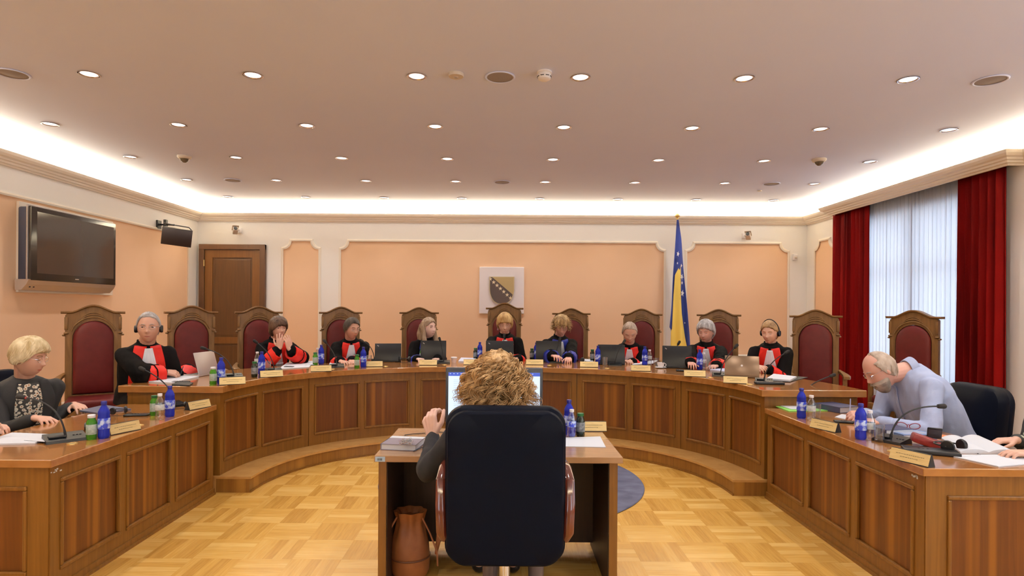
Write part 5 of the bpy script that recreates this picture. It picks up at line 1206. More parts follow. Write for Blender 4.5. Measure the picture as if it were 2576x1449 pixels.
BT = [('blue', 556, 965, BZ, 'blue water bottle near the silver laptop at the left end of the bench'), ('green', 536, 967, BZ, 'green juice bottle with white cap beside the silver laptop'),
      ('blue', 658, 942, BZ, 'blue water bottle in front of the ' + JD[1]), ('dark', 640, 949, BZ, 'dark juice bottle left of the blue bottle before the ' + JD[1]), ('clear', 647, 928, BZ, 'white-capped bottle half hidden behind the dark juice bottle'), ('glass', 674, 934, BZ, 'drinking glass before the ' + JD[1]),
      ('jar', 793, 919, BZ, 'green juice bottle left of the nameplate of the dark-haired man'), ('blue', 808, 916, BZ, 'blue water bottle left of the dark-haired man with a mouse'), ('clear', 799, 914, BZ, 'white-capped bottle behind the blue bottle beside the dark-haired man'),
      ('jar', 898, 926, BZ, 'green juice bottle right of the computer mouse'), ('blue', 914, 924, BZ, 'blue water bottle right of the dark-haired man near a black laptop'), ('glass', 928, 917, BZ, 'drinking glass holding a red drink beside the blue bottle and black laptop'),
      ('jar', 1061, 906, BZ, 'green juice bottle in front of the laptop of the long-haired judge'), ('blue', 1074, 905, BZ, 'blue water bottle in front of the long-haired judge'), ('glass', 1089, 905, BZ, 'drinking glass in front of the laptop of the long-haired judge'),
      ('blue', 1207, 904, BZ, 'blue water bottle left of the golden-haired judge in the middle'), ('dark', 1196, 904, BZ, 'dark juice bottle beside the blue bottle left of the middle judge'),
      ('blue', 1349, 905, BZ, 'blue water bottle before the curly-haired judge in blue trim'), ('dark', 1338, 905, BZ, 'dark juice bottle left of the curly-haired judge'), ('glass', 1367, 910, BZ, 'drinking glass before the laptop of the curly-haired judge'),
      ('blue', 1504, 917, BZ, 'blue water bottle before the laptop of the balding judge'), ('dark', 1490, 908, BZ, 'dark juice bottle left of the laptop of the balding judge'), ('glass', 1522, 922, BZ, 'drinking glass before the laptop of the balding judge'),
      ('blue', 1622, 919, BZ, 'blue water bottle between the balding judge and the silver-haired judge'), ('clear', 1634, 918, BZ, 'white-capped bottle right of the balding judge'), ('glass', 1650, 924, BZ, 'drinking glass standing left of the black laptop by the flag'),
      ('blue', 1760, 930, BZ, 'blue water bottle before the silver-haired judge'), ('glass', 1781, 933, BZ, 'drinking glass before the silver-haired judge'), ('clear', 1770, 928, BZ, 'clear bottle behind the blue bottle of the silver-haired judge'),
      ('blue', 261, 1102, WZ, 'blue water bottle on the left wing, nearest of two there'), ('green', 230, 1105, WZ, 'green juice bottle with white cap on the left wing near the front'), ('blue', 427, 1048, WZ, 'blue water bottle at the far part of the left wing'), ('clear', 402, 1055, WZ, 'clear bottle beside the far blue bottle on the left wing'), ('jar', 388, 1045, WZ, 'green bottle behind the clear one on the left wing'),
      ('blue', 2016, 1052, WZ, 'blue water bottle at the far part of the right wing'), ('clear', 2041, 1057, WZ, 'clear bottle beside the far blue bottle on the right wing'), ('glass', 2054, 1052, WZ, 'drinking glass behind the clear bottle on the far right wing'),
      ('blue', 2165, 1105, WZ, 'blue water bottle in the middle of the right wing'), ('clear', 2188, 1106, WZ, 'clear bottle between blue bottle and glass on the right wing'), ('glass', 2212, 1112, WZ, 'drinking glass on the right wing before the open book'),
      ('blue', 1431, 1092, TZc, 'blue water bottle on the clerk desk, tallest bottle there'), ('ice', 1438, 1099, TZc, 'clear bottle with icy blue label and white cap on the clerk desk'), ('dark', 1460, 1097, TZc, 'dark juice bottle with green cap on the clerk desk')]
scl = {1431: .98, 1438: .94, 1460: .98, 261: 1.0}
for kd, px, py, z, lb in BT: bottle(kd, on(px, py, z) + V((0, 0, .0005)), lb, scl.get(px, 1))
m = MB(); m.lathe([(.001, .016), (.0235, .016), (.026, .06), (.001, .06)], 20); q = on(928, 917, BZ)
o = m.build('red_drink', mat('red_drink', (.30, .02, .02), .2), [x for x in bpy.data.objects if x.get('label', '').startswith('drinking glass holding')][0], True)
t = thing('cup', 'small white lidded cup on the bench right of the long-haired judge', 'cup', on(1142, 912, BZ))
lath('cup_body', [(.001, .0), (.026, .0), (.034, .05), (.030, .05), (.001, .05)], mat('pink_white_plastic', (.80, .68, .66), .4), t); lath('lid', [(.036, .048), (.038, .052), (.038, .062), (.034, .066), (.001, .066)], WCAP, t)
t = thing('coffee_cup', 'white porcelain cup between the drinking glass and the black laptop by the flag', 'cup', on(1662, 926, BZ))
lath('cup_body', [(.001, .0), (.018, .0), (.022, .008), (.036, .035), (.039, .062), (.036, .062), (.030, .03), (.001, .010)], WCAP, t); m = MB(); m.torus((.042, 0, .035), .017, .004, 'Y', 16); m.build('handle', WCAP, t, True); lath('saucer', [(.001, .001), (.03, .0), (.062, .010), (.06, .012), (.001, .004)], WCAP, t)
# ================================================================ NAMEPLATES
NPL = None
def nameplate(px, py, z, a, label, w_=.20, h_=.062):
    """a: direction the brass face looks (degrees)"""
    global NPL
    p = on(px, py, z) + V((0, 0, .0004)); sc = w_ / .2
    if NPL is None:
        NPL = thing('nameplate', label, 'nameplate', p, radians(a + 90), 'brass nameplates on the desks'); d_ = .055
        m = MB(); P = [(-.0, 0), (d_, 0), (d_ * .5 + .004, h_), (d_ * .5 - .004, h_)]; m.loft([[(x, y, zz) for y, zz in P] for x in (-.1, .1)]); fixn(m.build('block', SATIN, NPL))
        m = MB(); nn = V((0, -h_, d_ * .5)).normalized(); P = [V((0, 0.001, .004)) , V((0, d_ * .5 - .005, h_ - .003))]
        vs = []
        for x in (-.099, .099):
            for q in P:
                for k in (.0005, .003): vs.append(V((x, q.y, q.z)) + nn * k)
        m.add(vs, [(0, 1, 3, 2), (4, 6, 7, 5), (0, 4, 5, 1), (2, 3, 7, 6), (1, 5, 7, 3), (0, 2, 6, 4)]); pl = fixn(m.build('brass_plate', GOLDP, NPL))
        m = MB(); rnd = random.Random(2)
        for f_, hw in ((.62, .070), (.36, .045)):
            q = P[0].lerp(P[1], f_); x = -hw
            while x < hw: w2 = rnd.uniform(.004, .012); m.add([V((xx, q.y, q.z)) + nn * .0034 + (P[1] - P[0]).normalized() * dd for xx, dd in ((x, -.0016), (x + w2, -.0016), (x + w2, .0016), (x, .0016))], [(0, 1, 2, 3)]); x += w2 + .0022
        m.build('engraving', mat('engraved_line', (.22, .15, .06), .5), pl)
        t = NPL
    else: t = copy_tree(NPL, p, radians(a + 90), label)
    t.scale = (sc, 1, 1)
for px, py, z, a, lb in ((585, 968, BZ, -62, 'at the left end of the bench beside the blue bottle'), (684, 949, BZ, -58, 'before the ' + JD[1]), (808, 935, BZ, -72, 'before the ' + JD[2]), (939, 923, BZ, -80, 'before the black laptop right of the dark-haired man'), (1077, 919, BZ, -86, 'before the ' + JD[3]),
    (1188, 918, BZ, -90, 'before the middle judge, half hidden by the clerk hair'), (1345, 918, BZ, -92, 'before the ' + JD[5]), (1482, 924, BZ, -97, 'before the ' + JD[6]), (1612, 934, BZ, -100, 'between the balding judge and the coffee cup'), (1748, 948, BZ, -104, 'before the ' + JD[7]), (1850, 965, BZ, -110, 'before the ' + JD[8]),
    (318, 1088, WZ, -20, 'on the left wing beside the near blue bottle'), (505, 1028, WZ, -20, 'at the far end of the left wing'), (2068, 1082, WZ, -160, 'at the far part of the right wing'), (2284, 1165, WZ, -157, 'at the near end of the right wing'), (1487, 1086, TZc, -90, 'on the clerk desk behind the dark bottle')):
    nameplate(px, py, z, a, 'brass triangular nameplate ' + lb, .2)
# ================================================================ MICROPHONES
def mic(base, tip, z, a, label, base_px=True, L=1.0, curve=.35, tipY=None, red=False, sc=1):
    b0 = on(base[0], base[1], z); Y = b0.y + (tipY or 0); tp = at(tip[0], tip[1], Y)
    t = thing('microphone', label, 'microphone', (b0.x, b0.y, z), 0, 'gooseneck microphones')
    Rz = Matrix.Translation((b0.x, b0.y, z)) @ Matrix.Rotation(radians(a + 90), 4, 'Z')
    m = MB(); m.M = Rz; m.loft([[(x * sc, y * sc, zz) for x, y, zz in ((-.075, -.05, .0), (.075, -.05, .0), (.075, .07, .0), (-.075, .07, .0))], [(x * sc, y * sc, zz) for x, y, zz in ((-.073, -.048, .016), (.073, -.048, .016), (.073, .068, .034), (-.073, .068, .034))]]); fixn(loc_build(m, 'base_unit', BLACK, t))
    m = MB(); m.M = Rz; m.box((-.03 * sc, .0, .0285), (.06 * sc, .05, .006)); [m.ball((.03 * sc + k * .016, .01, .026), (.006, .006, .004), seg=8) for k in range(3)]; loc_build(m, 'control_panel', SATIN, t)
    s0 = b0 + V((0, 0, .02)); d = tp - s0; mid = s0 + d * .35 + V((0, 0, 1)) * (d.length * curve * .5) - V((d.x, d.y, 0)) * .25
    pts = [(1 - q) ** 2 * s0 + 2 * q * (1 - q) * mid + q * q * tp for q in [i / 16 for i in range(17)]]
    m = MB(); m.tube(pts, [.007 if i < 2 else .0048 for i in range(17)], 8); loc_build(m, 'gooseneck', SATIN, t, True)
    u_ = (pts[-1] - pts[-2]).normalized(); m = MB(); m.capsule(pts[-1], pts[-1] + u_ * .030, .0135, .0155, 12); hh = loc_build(m, 'mic_head', mat('foam_black', (.012, .010, .010), .9), t, True)
    if red: m = MB(); m.capsule(pts[-1] - u_ * .012, pts[-1] - u_ * .004, .008, .008, 12); loc_build(m, 'light_ring', mat('red_ring', (.30, .02, .01), .4), t, True)
for b_, tp, z, a, lb, cv in (((588, 950), (516, 877), BZ, -60, 'gooseneck microphone leaning left beside the silver laptop', .55), ((690, 935), (646, 862), BZ, -60, 'gooseneck microphone before the judge holding hands to her mouth', .4), ((848, 924), (820, 862), BZ, -72, 'gooseneck microphone before the dark-haired man with a mouse', .3), ((942, 910), (912, 858), BZ, -78, 'gooseneck microphone beside the black laptop right of the dark-haired man', .7),
    ((1116, 914), (1107, 857), BZ, -85, 'gooseneck microphone right of the long-haired judge', .2), ((1266, 908), (1268, 848), BZ, -90, 'gooseneck microphone before the middle judge, behind the clerk hair', .1), ((1398, 912), (1407, 857), BZ, -92, 'gooseneck microphone before the curly-haired judge', .3), ((1547, 920), (1568, 862), BZ, -97, 'gooseneck microphone before the balding judge', .3), ((1688, 924), (1706, 866), BZ, -103, 'gooseneck microphone in front of the flag', .2),
    ((1812, 946), (1849, 874), BZ, -106, 'gooseneck microphone between the silver-haired and the blonde judge', .25), ((1922, 962), (1976, 888), BZ, -112, 'gooseneck microphone before the blonde judge with headphones', .45)):
    mic(b_, tp, z, a, lb, curve=cv)
mic((165, 1108), (60, 1000), WZ, -45, 'large gooseneck microphone with red ring at the near end of the left wing', curve=.75, red=True, sc=1.35)
mic((440, 1022), (362, 930), WZ, -30, 'gooseneck microphone at the far part of the left wing', curve=.4)
mic((2012, 1010), (2090, 946), WZ, -160, 'gooseneck microphone at the far part of the right wing', curve=.3)
mic((2240, 1112), (2362, 1022), WZ, -150, 'gooseneck microphone at the near part of the right wing', curve=.75, sc=1.1)
# ================================================================ LAPTOPS
def laptop(px, py, z, a, label, w_=.31, dp=.21, tilt=18, mt=BLACK, badge=None, lidh=None):
    """px, py: middle of the hinge edge; a: direction the back of the lid looks"""
    p = on(px, py, z) + V((0, 0, .0005)); t = thing('laptop', label, 'laptop', p, radians(a + 90)); lidh = lidh or dp
    m = MB(); m.box((0, dp / 2, .009), (w_, dp, .016), .004); m.build('base', mt, t, True)
    m = MB(); m.box((0, dp * .42, .0175), (w_ * .86, dp * .5, .002)); m.build('keyboard', SATIN, t)
    m = MB(); m.M = Matrix.Translation((0, .004, .016)) @ Matrix.Rotation(radians(tilt), 4, 'X'); m.box((0, 0, lidh / 2), (w_, .009, lidh), .004); ld = m.build('lid', mt, t, True)
    m = MB(); m.M = Matrix.Translation((0, .004, .016)) @ Matrix.Rotation(radians(tilt), 4, 'X'); m.box((0, .0047, lidh / 2), (w_ * .94, .001, lidh * .9)); m.build('screen', mat('laptop_screen', (.02, .02, .03), .2), ld)
    if badge: m = MB(); m.M = Matrix.Translation((0, .004, .016)) @ Matrix.Rotation(radians(tilt), 4, 'X'); m.M = m.M @ Matrix.Translation((badge[0] * w_, -.0052, badge[1] * lidh)) @ Matrix.Rotation(radians(badge[3]), 4, 'Y'); (m.box((0, 0, 0), (badge[2], .001, badge[2] * .35), .0004) if badge[3] else m.ball((0, 0, 0), (badge[2] * .55, .0012, badge[2] * .6), seg=14)); m.build('badge', SILVER, ld)
    return t
bd = (-.38, .86, .022, 35)
laptop(976, 911, BZ, -80, 'closed-lid black laptop facing away, right of the dark-haired man', badge=bd, tilt=-16 + 0)
laptop(1090, 909, BZ, -86, 'black laptop before the long-haired judge', tilt=-6, badge=bd, lidh=.235)
laptop(1257, 910, BZ, -90, 'black laptop before the middle judge, behind the clerk hair', tilt=-14, badge=bd, w_=.34, lidh=.24)
laptop(1380, 911, BZ, -93, 'black laptop before the curly-haired judge', tilt=-6, badge=None, lidh=.24)
laptop(1538, 918, BZ, -96, 'black laptop before the balding judge', tilt=-10, badge=None, lidh=.22)
laptop(1703, 927, BZ, -104, 'black laptop in front of the flag beside the silver-haired judge', tilt=-14, badge=bd, lidh=.235)
BRZ = mat('bronze_laptop', (.20, .125, .07), .32, .7)
laptop(1866, 950, BZ, -112, 'bronze laptop with a round badge before the blonde judge with headphones', tilt=-32, mt=BRZ, badge=(0, .5, .018, 0), w_=.31, lidh=.215)
SLV = mat('silver_laptop', (.56, .50, .47), .35, .5)
laptop(527, 944, BZ, -8, 'silver laptop standing open sideways at the left end of the bench', tilt=-16, mt=SLV, w_=.30, lidh=.21)
# ================================================================ PAPERS AND BOOKS
def sheet(name, label, cat, corners_px, z, th, mt, par=None, curl=0, top=None):
    P = [on(x, y, z) for x, y in corners_px]; m = MB(); c = sum(P, V((0, 0, 0))) / len(P)
    t = None
    lo = [(p.x, p.y, z + .0006) for p in P]; hi = [(p.x, p.y, z + th) for p in P]; n = len(P)
    m.add(lo + hi, [tuple(range(n)), tuple(range(2 * n - 1, n - 1, -1))] + [(k, (k + 1) % n, n + (k + 1) % n, n + k) for k in range(n)])
    o = fixn(m.build(name, mt)); o.data.transform(Matrix.Translation((-c.x, -c.y, -z))); o.location = (c.x, c.y, z); tag(o, label, cat)
    return o
sheet('notebook', 'open white notebook under the writing hands at the left end of the bench', 'notebook', [(374, 962), (432, 966), (500, 950), (440, 946)], BZ, .012, PAPER)
m_ = [(432, 968), (475, 969), (484, 962), (445, 959)]; sheet('folder', 'dark flat folder at the left end of the bench beside the open notebook', 'folder', [(432, 970), (476, 972), (486, 965), (450, 962)], BZ, .010, SATIN)
sheet('paper_stack', 'stack of loose white paper before the judge holding hands to her mouth', 'paper', [(700, 930), (777, 925), (790, 912), (722, 914)], BZ, .008, PAPER)
sheet('paper_sheet', 'white sheet sticking out right of the judge holding hands to her mouth', 'paper', [(768, 918), (790, 918), (798, 908), (776, 909)], BZ + .009, .003, PAPER)
sheet('paper_stack', 'paper pad under the hand of the dark-haired man with a mouse', 'paper', [(828, 917), (880, 917), (878, 908), (834, 909)], BZ, .008, PAPER)
sheet('paper_stack', 'white papers left of the laptop of the balding judge', 'paper', [(1460, 912), (1492, 914), (1492, 905), (1470, 904)], BZ, .006, PAPER)
sheet('paper_stack', 'white papers beside the hands of the balding judge', 'paper', [(1590, 919), (1640, 916), (1655, 908), (1605, 909)], BZ, .008, PAPER)
sheet('notebook', 'pale blue notebook between the long-haired and the middle judge', 'notebook', [(1153, 911), (1198, 912), (1198, 903), (1160, 902)], BZ, .014, mat('pale_blue_book', (.62, .66, .78), .6))
sheet('book', 'blue and white booklet behind the microphone of the silver-haired judge', 'book', [(1786, 934), (1822, 939), (1832, 929), (1796, 926)], BZ, .02, mat('blue_white_book', (.50, .54, .72), .5))
sheet('folder', 'dark folder under the papers of the blonde judge with headphones', 'folder', [(1930, 960), (1985, 962), (2032, 950), (1975, 946)], BZ, .006, SATIN)
sheet('paper_stack', 'curling white papers right of the blonde judge with headphones', 'paper', [(1928, 956), (1988, 960), (2004, 951), (1946, 944)], BZ + .007, .016, PAPER)
sheet('folder', 'dark blue folder with a booklet under the hand of the blonde woman', 'folder', [(200, 1036), (250, 1043), (330, 1032), (262, 1022)], WZ, .012, mat('blue_grey_folder', (.10, .11, .17), .5))
sheet('paper_stack', 'white papers under the hands at the left picture edge', 'paper', [(-60, 1122), (88, 1118), (130, 1096), (30, 1092)], WZ, .010, PAPER)
sheet('paper_sheet', 'single white sheet lying across the papers at the left picture edge', 'paper', [(60, 1108), (112, 1112), (138, 1100), (100, 1092)], WZ + .0105, .003, PAPER)
sheet('folder', 'bright green folder at the far end of the right wing', 'folder', [(1942, 1020), (1985, 1036), (2100, 1034), (2060, 1016)], WZ, .006, mat('green_folder', (.25, .62, .12), .5))
sheet('paper_sheet', 'white paper lying in the bright green folder', 'paper', [(1952, 1018), (1990, 1030), (2035, 1030), (2010, 1016)], WZ + .0065, .004, PAPER)
def book(name, label, px, py, z, a, w_, d_, h_, cover, cat='book', extra=None):
    p = on(px, py, z) + V((0, 0, .0005)); t = thing(name, label, cat, p, radians(a))
    m = MB(); m.box((0, 0, h_ / 2), (w_ - .008, d_ - .008, h_ - .006)); m.build('pages', PAPER, t)
    m = MB(); m.box((0, 0, .0015), (w_, d_, .003)); m.box((0, 0, h_ - .0015), (w_, d_, .003)); m.box((-w_ / 2 + .0015, 0, h_ / 2), (.003, d_, h_)); m.build('cover', cover, t)
    return t
NVY = mat('navy_cover', (.05, .055, .12), .45)
book('book', 'thick navy book lying at the far part of the right wing', 2103, 1032, WZ, 20, .20, .24, .045, NVY)
book('book', 'closed thick white-edged book on the right wing beside the drinking glass', 2238, 1092, WZ, 10, .20, .16, .045, NVY)
bl = book('book', 'blue-covered book with printed lines under the red glasses on the right wing', 2288, 1098, WZ, 5, .22, .17, .028, mat('sky_blue_cover', (.16, .24, .44), .4))
m = MB(); [m.box((0, -.05 + k * .016, .0286), (.16, .004, .0006)) for k in range(6)]; m.build('printed_line', LINEN, bl)
gb = book('book', 'grey-blue hardback with white band on the clerk desk', 1015, 1123, TZc, 0, .20, .20, .034, mat('grey_mauve_cover', (.22, .19, .24), .45)); gb.rotation_euler.z = radians(-8)
m = MB(); m.box((0, .075, .0345), (.198, .046, .001)); m.build('white_band', PAPER, gb); m = MB(); [m.box((-.02 + k * .008, -.02, .0345), (.005, .004, .0008)) for k in range(8)]; m.build('title_print', LIP, gb)
sheet('paper_sheet', 'blank white paper at the right of the clerk desk', 'paper', [(1418, 1124), (1524, 1126), (1510, 1099), (1412, 1102)], TZc, .003, PAPER)
sheet('paper_sheet', 'white paper strip under the writing hand of the man in blue', 'paper', [(2100, 1050), (2128, 1056), (2150, 1048), (2118, 1043)], WZ, .004, PAPER)
# open book and papers, right edge
t = thing('open_book', 'large open white book under the hands at the right picture edge', 'book', on(2450, 1125, WZ))
m = MB(); L = [(2372, 1110), (2480, 1150), (2600, 1160), (2600, 1160)]
A, B, C_, D_ = on(2368, 1106, WZ), on(2416, 1142, WZ), on(2560, 1144, WZ), on(2470, 1104, WZ)
rows = []
for i in range(13):
    f_ = i / 12; P0 = A.lerp(D_, f_); P1 = B.lerp(C_, f_); hgt = .012 + .016 * abs(sin(pi * f_ * 2)) ** .7; rows.append([P0 + V((0, 0, .001)), P1 + V((0, 0, .001)), P1 + V((0, 0, hgt)), P0 + V((0, 0, hgt))])
m.loft(rows); fixn(loc_build(m, 'pages', PAPER, t, True))
sheet('paper_stack', 'white papers in front of the open book at the right picture edge', 'paper', [(2378, 1146), (2512, 1176), (2620, 1166), (2540, 1146)], WZ, .006, PAPER)
sheet('brochure', 'small orange and white brochure beside the red pouch on the right wing', 'brochure', [(2332, 1098), (2376, 1106), (2386, 1098), (2350, 1092)], WZ, .006, mat('orange_print', (.75, .22, .06), .5))
# red pouch with phone
t = thing('pouch', 'open dark red pouch beside the headphones on the right wing', 'pouch', on(2330, 1122, WZ)); 
m = MB(); m.M = Matrix.Rotation(radians(-25), 4, 'Z') @ Matrix.Translation((0, 0, .028)) @ Matrix.Rotation(radians(18), 4, 'Y'); m.box((0, 0, 0), (.15, .085, .05), .012); m.build('pouch_body', mat('dark_red_leather', (.22, .02, .02), .35), t, True)
q = on(2350, 1108, WZ); ph_ = thing('mobile_phone', 'black mobile phone standing in the red pouch', 'phone', (q.x, q.y, WZ + .03)); m = MB(); m.M = Matrix.Rotation(radians(-30), 4, 'Z') @ Matrix.Rotation(radians(35), 4, 'X'); m.box((0, 0, .02), (.075, .012, .085), .005); m.build('phone_body', BLACK, ph_, True); m = MB(); m.M = Matrix.Rotation(radians(-30), 4, 'Z') @ Matrix.Rotation(radians(35), 4, 'X'); m.box((0, -.0065, .02), (.066, .001, .072)); m.build('display', mat('phone_display', (.03, .04, .07), .08), ph_)
# loose headphones
def headset(px, py, z, a, label, sc=1):
    p = on(px, py, z); t = thing('headphones', label, 'headphones', (p.x, p.y, z + .001), radians(a))
    for s_ in (-1, 1):
        m = MB(); m.M = Matrix.Translation((s_ * .055, 0, .034)) @ Matrix.Rotation(radians(90), 4, 'Y') @ Matrix.Rotation(s_ * .3, 4, 'X'); m.lathe([(.012, -.012), (.03, -.010), (.033, 0), (.028, .010), (.010, .012)], 20); m.build('ear_cup', BLACK, t, True)
    m = MB(); m.tube([(.066 * cos(q), .10 * sin(q), .034 + .0 * sin(q)) for q in [pi * i / 14 for i in range(15)]], .0045, 6); m.build('headband', SATIN, t, True)
    m = MB(); m.tube([(.055, -.02, .02), (.08, -.06, .003), (.04, -.10, .003), (-.06, -.09, .003), (-.11, -.02, .003), (-.06, .04, .003)], .0022, 5); m.build('cable', BLACK, t, True)
    t.scale = (sc,) * 3; return t
headset(2402, 1138, WZ, 20, 'black headphones with cable beside the open book on the right wing', 1.05)
headset(300, 1042, WZ, 60, 'black headphones lying between the folder and the black pad on the left wing', .8)
headset(452, 1026, WZ, 30, 'black headphones behind the far blue bottle on the left wing', .7)
headset(1018, 911, BZ, 0, 'black headphones on the bench left of the long-haired judge', 1)
headset(1658, 938 - 16, BZ, 40, 'black headphones beside the coffee cup near the flag', .55)
headset(1465, 911, BZ, 80, 'black headphones right of the curly-haired judge hand', .8)
headset(238, 1085, WZ, 10, 'black headphones behind the green bottle on the left wing', .85)
# discussion units lying flat (pads)
for px, py, z, a, w_, d_, lb in ((345, 1046, WZ, 10, .16, .07, 'flat black pad on the left wing between folder and green bottle'), (727, 925, BZ, 0, .10, .05, 'small dark mouse-like pad before the judge holding hands to her mouth'), (455, 963, BZ, 5, .14, .05, 'flat black pad right of the open notebook at the left end of the bench'), (1722, 934, BZ, -12, .17, .09, 'flat dark blue pad before the black laptop by the flag'), (2340, 1140, WZ, -25, .26, .12, 'wide flat black microphone console behind the near right nameplate'), (1935, 967, BZ, -8, .24, .07, 'thick black console before the blonde judge with headphones'), (2130, 1064, WZ, -20, .16, .06, 'flat black pad on the right wing left of the middle blue bottle'), (850, 922, BZ, 0, .17, .10, 'black console before the dark-haired man with a mouse')):
    if px in (850,): continue
    p = on(px, py, z); t = thing('console', lb, 'console', (p.x, p.y, z + .0006), radians(a)); hh = .022 if w_ > .2 else .014
    m = MB(); m.box((0, 0, hh / 2), (w_, d_, hh), .006, 3); m.build('console_body', BLACK, t, True); m = MB(); [m.ball((-w_ * .2 + k * .02, 0, hh), (.006, .006, .003), seg=8) for k in range(3)]; m.build('button', SATIN, t, True)
p = on(891, 913, BZ); t = thing('computer_mouse', 'black computer mouse under the hand of the dark-haired man', 'mouse', p); m = MB(); m.ball((0, 0, .012), (.028, .045, .018), seg=16); m.build('mouse_body', BLACK, t, True); m = MB(); m.box((0, -.02, .028), (.005, .014, .004), .001); m.build('scroll_wheel', SILVER, t)
# pens
def pen(label, A, B, mt): t = thing('pen', label, 'pen', A); m = MB(); m.capsule(A, B, .0045, .0035, 8); loc_build(m, 'barrel', mt, t, True); m = MB(); m.tube([A, A + (A - B).normalized() * .010], [.0034, .0008], 8); loc_build(m, 'tip', SILVER, t, True)
q = on(448, 940, BZ + .03); pen('black pen held by the judge with headphones at the left end', on(452, 946, BZ + .012) , at(461, 922, 5.32), pen_mat)
q = on(2138, 1048, WZ + .012); pen('white and blue pen held upright by the man in the blue shirt', q, q + V((.015, .02, .125)), mat('pen_white_blue', (.45, .48, .70), .3))
# red-framed glasses standing on the blue book
t = thing('reading_glasses', 'red-framed reading glasses standing on the blue book', 'glasses', on(2285, 1090, WZ) + V((0, 0, .0285))); RG = mat('red_frame', (.25, .02, .03), .3)
m = MB()
for s_ in (-1, 1):
    m.M = Matrix.Rotation(radians(-30), 4, 'Z'); m.tube([(s_ * .034 + .029 * cos(q), 0, .020 + .018 * sin(q) + .004 * cos(q) * s_) for q in [2 * pi * i / 20 for i in range(21)]], .0028, 6, False); m.tube([(s_ * .063, 0, .026), (s_ * .068, .06, .022), (s_ * .064, .125, .004)], .0024, 6)
m.tube([(-.006, 0, .024), (0, .0, .028), (.006, 0, .024)], .0024, 6); m.build('frame', RG, t, True)
m = MB()
for s_ in (-1, 1): m.M = Matrix.Rotation(radians(-30), 4, 'Z'); m.add([(s_ * .034 + .028 * cos(q), 0, .020 + .017 * sin(q)) for q in [2 * pi * i / 20 for i in range(20)]], [tuple(range(20))])
m.build('lens', GLASS, t)
# crystal and cables on the clerk desk
p = on(1022, 1118, TZc + .034); t = thing('crystal_ornament', 'tangled clear necklace lying on the grey book on the clerk desk', 'necklace', (p.x, p.y, TZc + .036)); rnd = random.Random(3); m = MB()
for k in range(26): q = V((rnd.uniform(-.028, .028), rnd.uniform(-.022, .022), rnd.uniform(.004, .03))); m.ball(q, rnd.uniform(.005, .009), seg=8)
m.build('bead', GLASS, t, True); m = MB(); m.tube([(.035 * cos(q * 2.3), .03 * sin(q * 1.7), .01 + .008 * sin(q * 5)) for q in [i * .25 for i in range(60)]], .0014, 5); m.build('chain', CHROME, t, True)
m = MB(); P = [on(x, y, TZc) + V((0, 0, .004)) for x, y in ((1012, 1106), (1018, 1096), (1040, 1093), (1070, 1091), (1100, 1088), (1130, 1090), (1180, 1086))]; m.tube(P, .0026, 6); tag(m.build('cable', BLACK, None, True), 'thin black cable crossing the clerk desk behind the grey book', 'cable')
m = MB(); P = [on(x, y, TZc) + V((0, 0, .004)) for x, y in ((1070, 1099), (1078, 1112), (1070, 1124), (1050, 1132), (1040, 1137))]; m.tube(P, .0022, 6); tag(m.build('cable', BLACK, None, True), 'thin black cable curling at the right of the grey book on the clerk desk', 'cable')
# monitor of the clerk
t = thing('computer_monitor', 'computer monitor with a bright document on the clerk desk behind the curly hair', 'monitor', (-.06, 3.72, TZc)); YM = 3.66
a_, b_ = at(1121, 925, YM), at(1365, 1066, YM)
m = MB(); m.span((a_.x, YM, b_.z), (b_.x, YM + .05, a_.z), .008); loc_build(m, 'casing', mat('monitor_plastic', (.022, .026, .038), .4), t, True)
m = MB(); m.span((a_.x + .018, YM - .0015, b_.z + .028), (b_.x - .018, YM, a_.z - .028)); scr = loc_build(m, 'screen', SCREEN, t)
m = MB(); m.span((a_.x + .018, YM - .0026, a_.z - .050), (b_.x - .018, YM - .0016, a_.z - .028)); loc_build(m, 'toolbar', SCRBAR, scr)
m = MB(); [m.box((a_.x + .03 + k * .022, YM - .0032, a_.z - .036), (.007, .0006, .004)) for k in range(24)]; loc_build(m, 'toolbar_icon', emis('icon_white', (.7, .8, 1), .9), scr)
m = MB(); rnd = random.Random(5)
for k in range(20):
    z = a_.z - .075 - k * .012; w2 = rnd.uniform(.25, .5)
    if z > b_.z + .04: m.box((a_.x + .05 + w2 / 2, YM - .002, z), (w2, .0004, .0018))
loc_build(m, 'text_line', emis('text_grey', (.42, .56, .82), .8), scr)
m = MB(); m.span((-.10, YM + .03, TZc + .02), (-.02, YM + .07, b_.z + .1)); m.span((-.20, YM - .06, TZc + .0006), (.08, YM + .12, TZc + .018), .004); loc_build(m, 'stand', BLACK, t)
q = on(1110, 1072, TZc); m = MB(); m.box((q.x + .26, q.y - .12, TZc + .012), (.42, .14, .02), .004); k_ = m.build('keyboard', BLACK); k_.data.transform(Matrix.Translation((-q.x, -q.y, -TZc))); k_.location = (q.x, q.y, TZc); tag(k_, 'dark keyboard in front of the clerk, behind the large chair', 'keyboard')
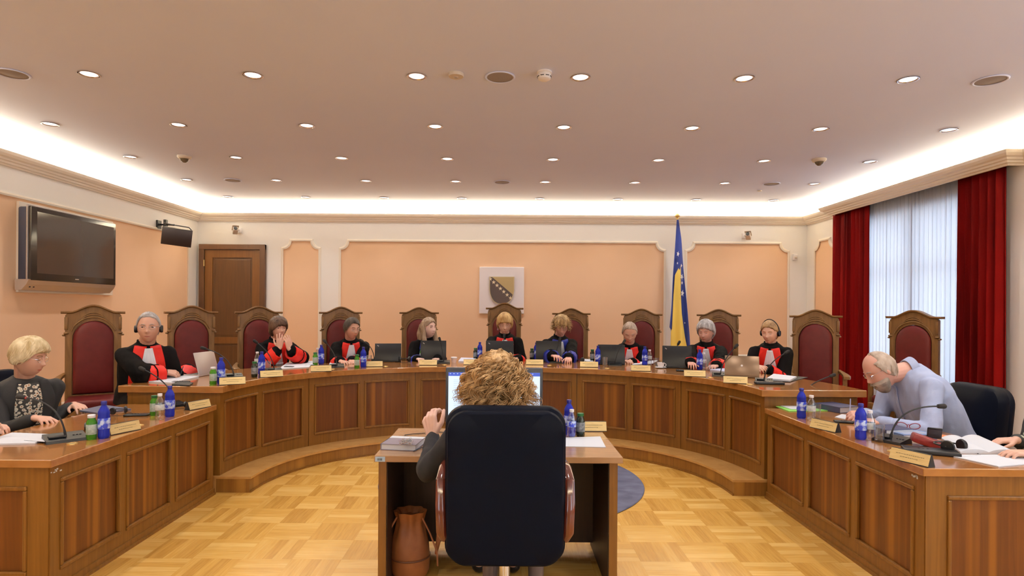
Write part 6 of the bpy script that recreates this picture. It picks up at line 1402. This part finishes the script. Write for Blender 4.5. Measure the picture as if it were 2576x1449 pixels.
# brown bucket bag under the clerk desk
bx_, by_ = -.515, 3.36; t = thing('bucket_bag', 'brown leather bucket bag standing under the clerk desk', 'bag', (bx_, by_, 0)); BAG = noisy(mat('bag_leather', (.30, .10, .03), .5), (.24, .075, .02), (.36, .13, .04), nscale=10)
m = MB(); rings = []
for zz, r in ((0.002, .095), (.03, .108), (.10, .112), (.18, .105), (.25, .085), (.30, .072), (.335, .08), (.36, .088), (.352, .07), (.33, .055)):
    rings.append([(bx_ + (r + .007 * sin(8 * q) * sm(zz, .15, .34)) * cos(q), by_ + (r * .85 + .006 * sin(8 * q) * sm(zz, .15, .34)) * sin(q), zz) for q in [2 * pi * i / 48 for i in range(48)]])
m.loft(rings); fixn(loc_build(m, 'bag_body', BAG, t, True))
m = MB(); m.lathe([(.1135, .105), (.115, .107), (.115, .112), (.1135, .114)], 40, (bx_, by_, 0), False); loc_build(m, 'seam', mat('bag_seam', (.12, .04, .015), .5), t, True)
m = MB(); m.tube([(bx_ - .07, by_ - .03, .33), (bx_ - .11, by_ - .06, .26), (bx_ - .125, by_ - .06, .14), (bx_ - .115, by_ - .04, .02)], .006); loc_build(m, 'strap', BAG, t, True)
m = MB(); m.tube([(bx_ + .07, by_ - .03, .33), (bx_ + .12, by_ - .06, .25), (bx_ + .16, by_ - .08, .16), (bx_ + .165, by_ - .08, .08)], .005); loc_build(m, 'strap', BAG, t, True)
m = MB(); m.capsule((bx_ + .168, by_ - .02, .235), (bx_ + .15, by_ - .03, .13), .018, .008, 8); loc_build(m, 'tassel', BAG, t, True)
# brass cable grommets along the desk edges
G0 = None
for px, py, z, lb in ((482, 1030, WZ, 'beside the far left wing nameplate'), (182, 1116, WZ, 'beside the near left wing microphone'), (350, 1070, WZ, 'on the left wing beside the near nameplate'), (836, 929, BZ, 'beside the microphone of the dark-haired man'), (970, 922, BZ, 'beside the black laptop right of the dark-haired man'), (1118, 918, BZ, 'beside the microphone of the long-haired judge'), (1382, 919, BZ, 'before the laptop of the curly-haired judge'), (1528, 927, BZ, 'before the laptop of the balding judge'), (1788, 950, BZ, 'beside the nameplate of the silver-haired judge'), (1886, 967, BZ, 'beside the rightmost nameplate on the bench'), (2102, 1085, WZ, 'beside the far right wing nameplate'), (2246, 1135, WZ, 'beside the near right wing nameplate')):
    p = on(px, py, z) + V((0, 0, .0004)); lb = 'small round brass cable grommet ' + lb
    if G0 is None:
        G0 = thing('cable_grommet', lb, 'cable grommet', p, 0, 'brass cable grommets'); m = MB(); m.lathe([(.028, 0), (.028, .003), (.018, .0045), (.016, .001)], 24, caps=False); m.build('rim', BRASS, G0, True); m = MB(); m.lathe([(.016, .002), (.001, .002)], 24, caps=False); m.build('opening', BLACK, G0)
    else: copy_tree(G0, p, 0, lb)
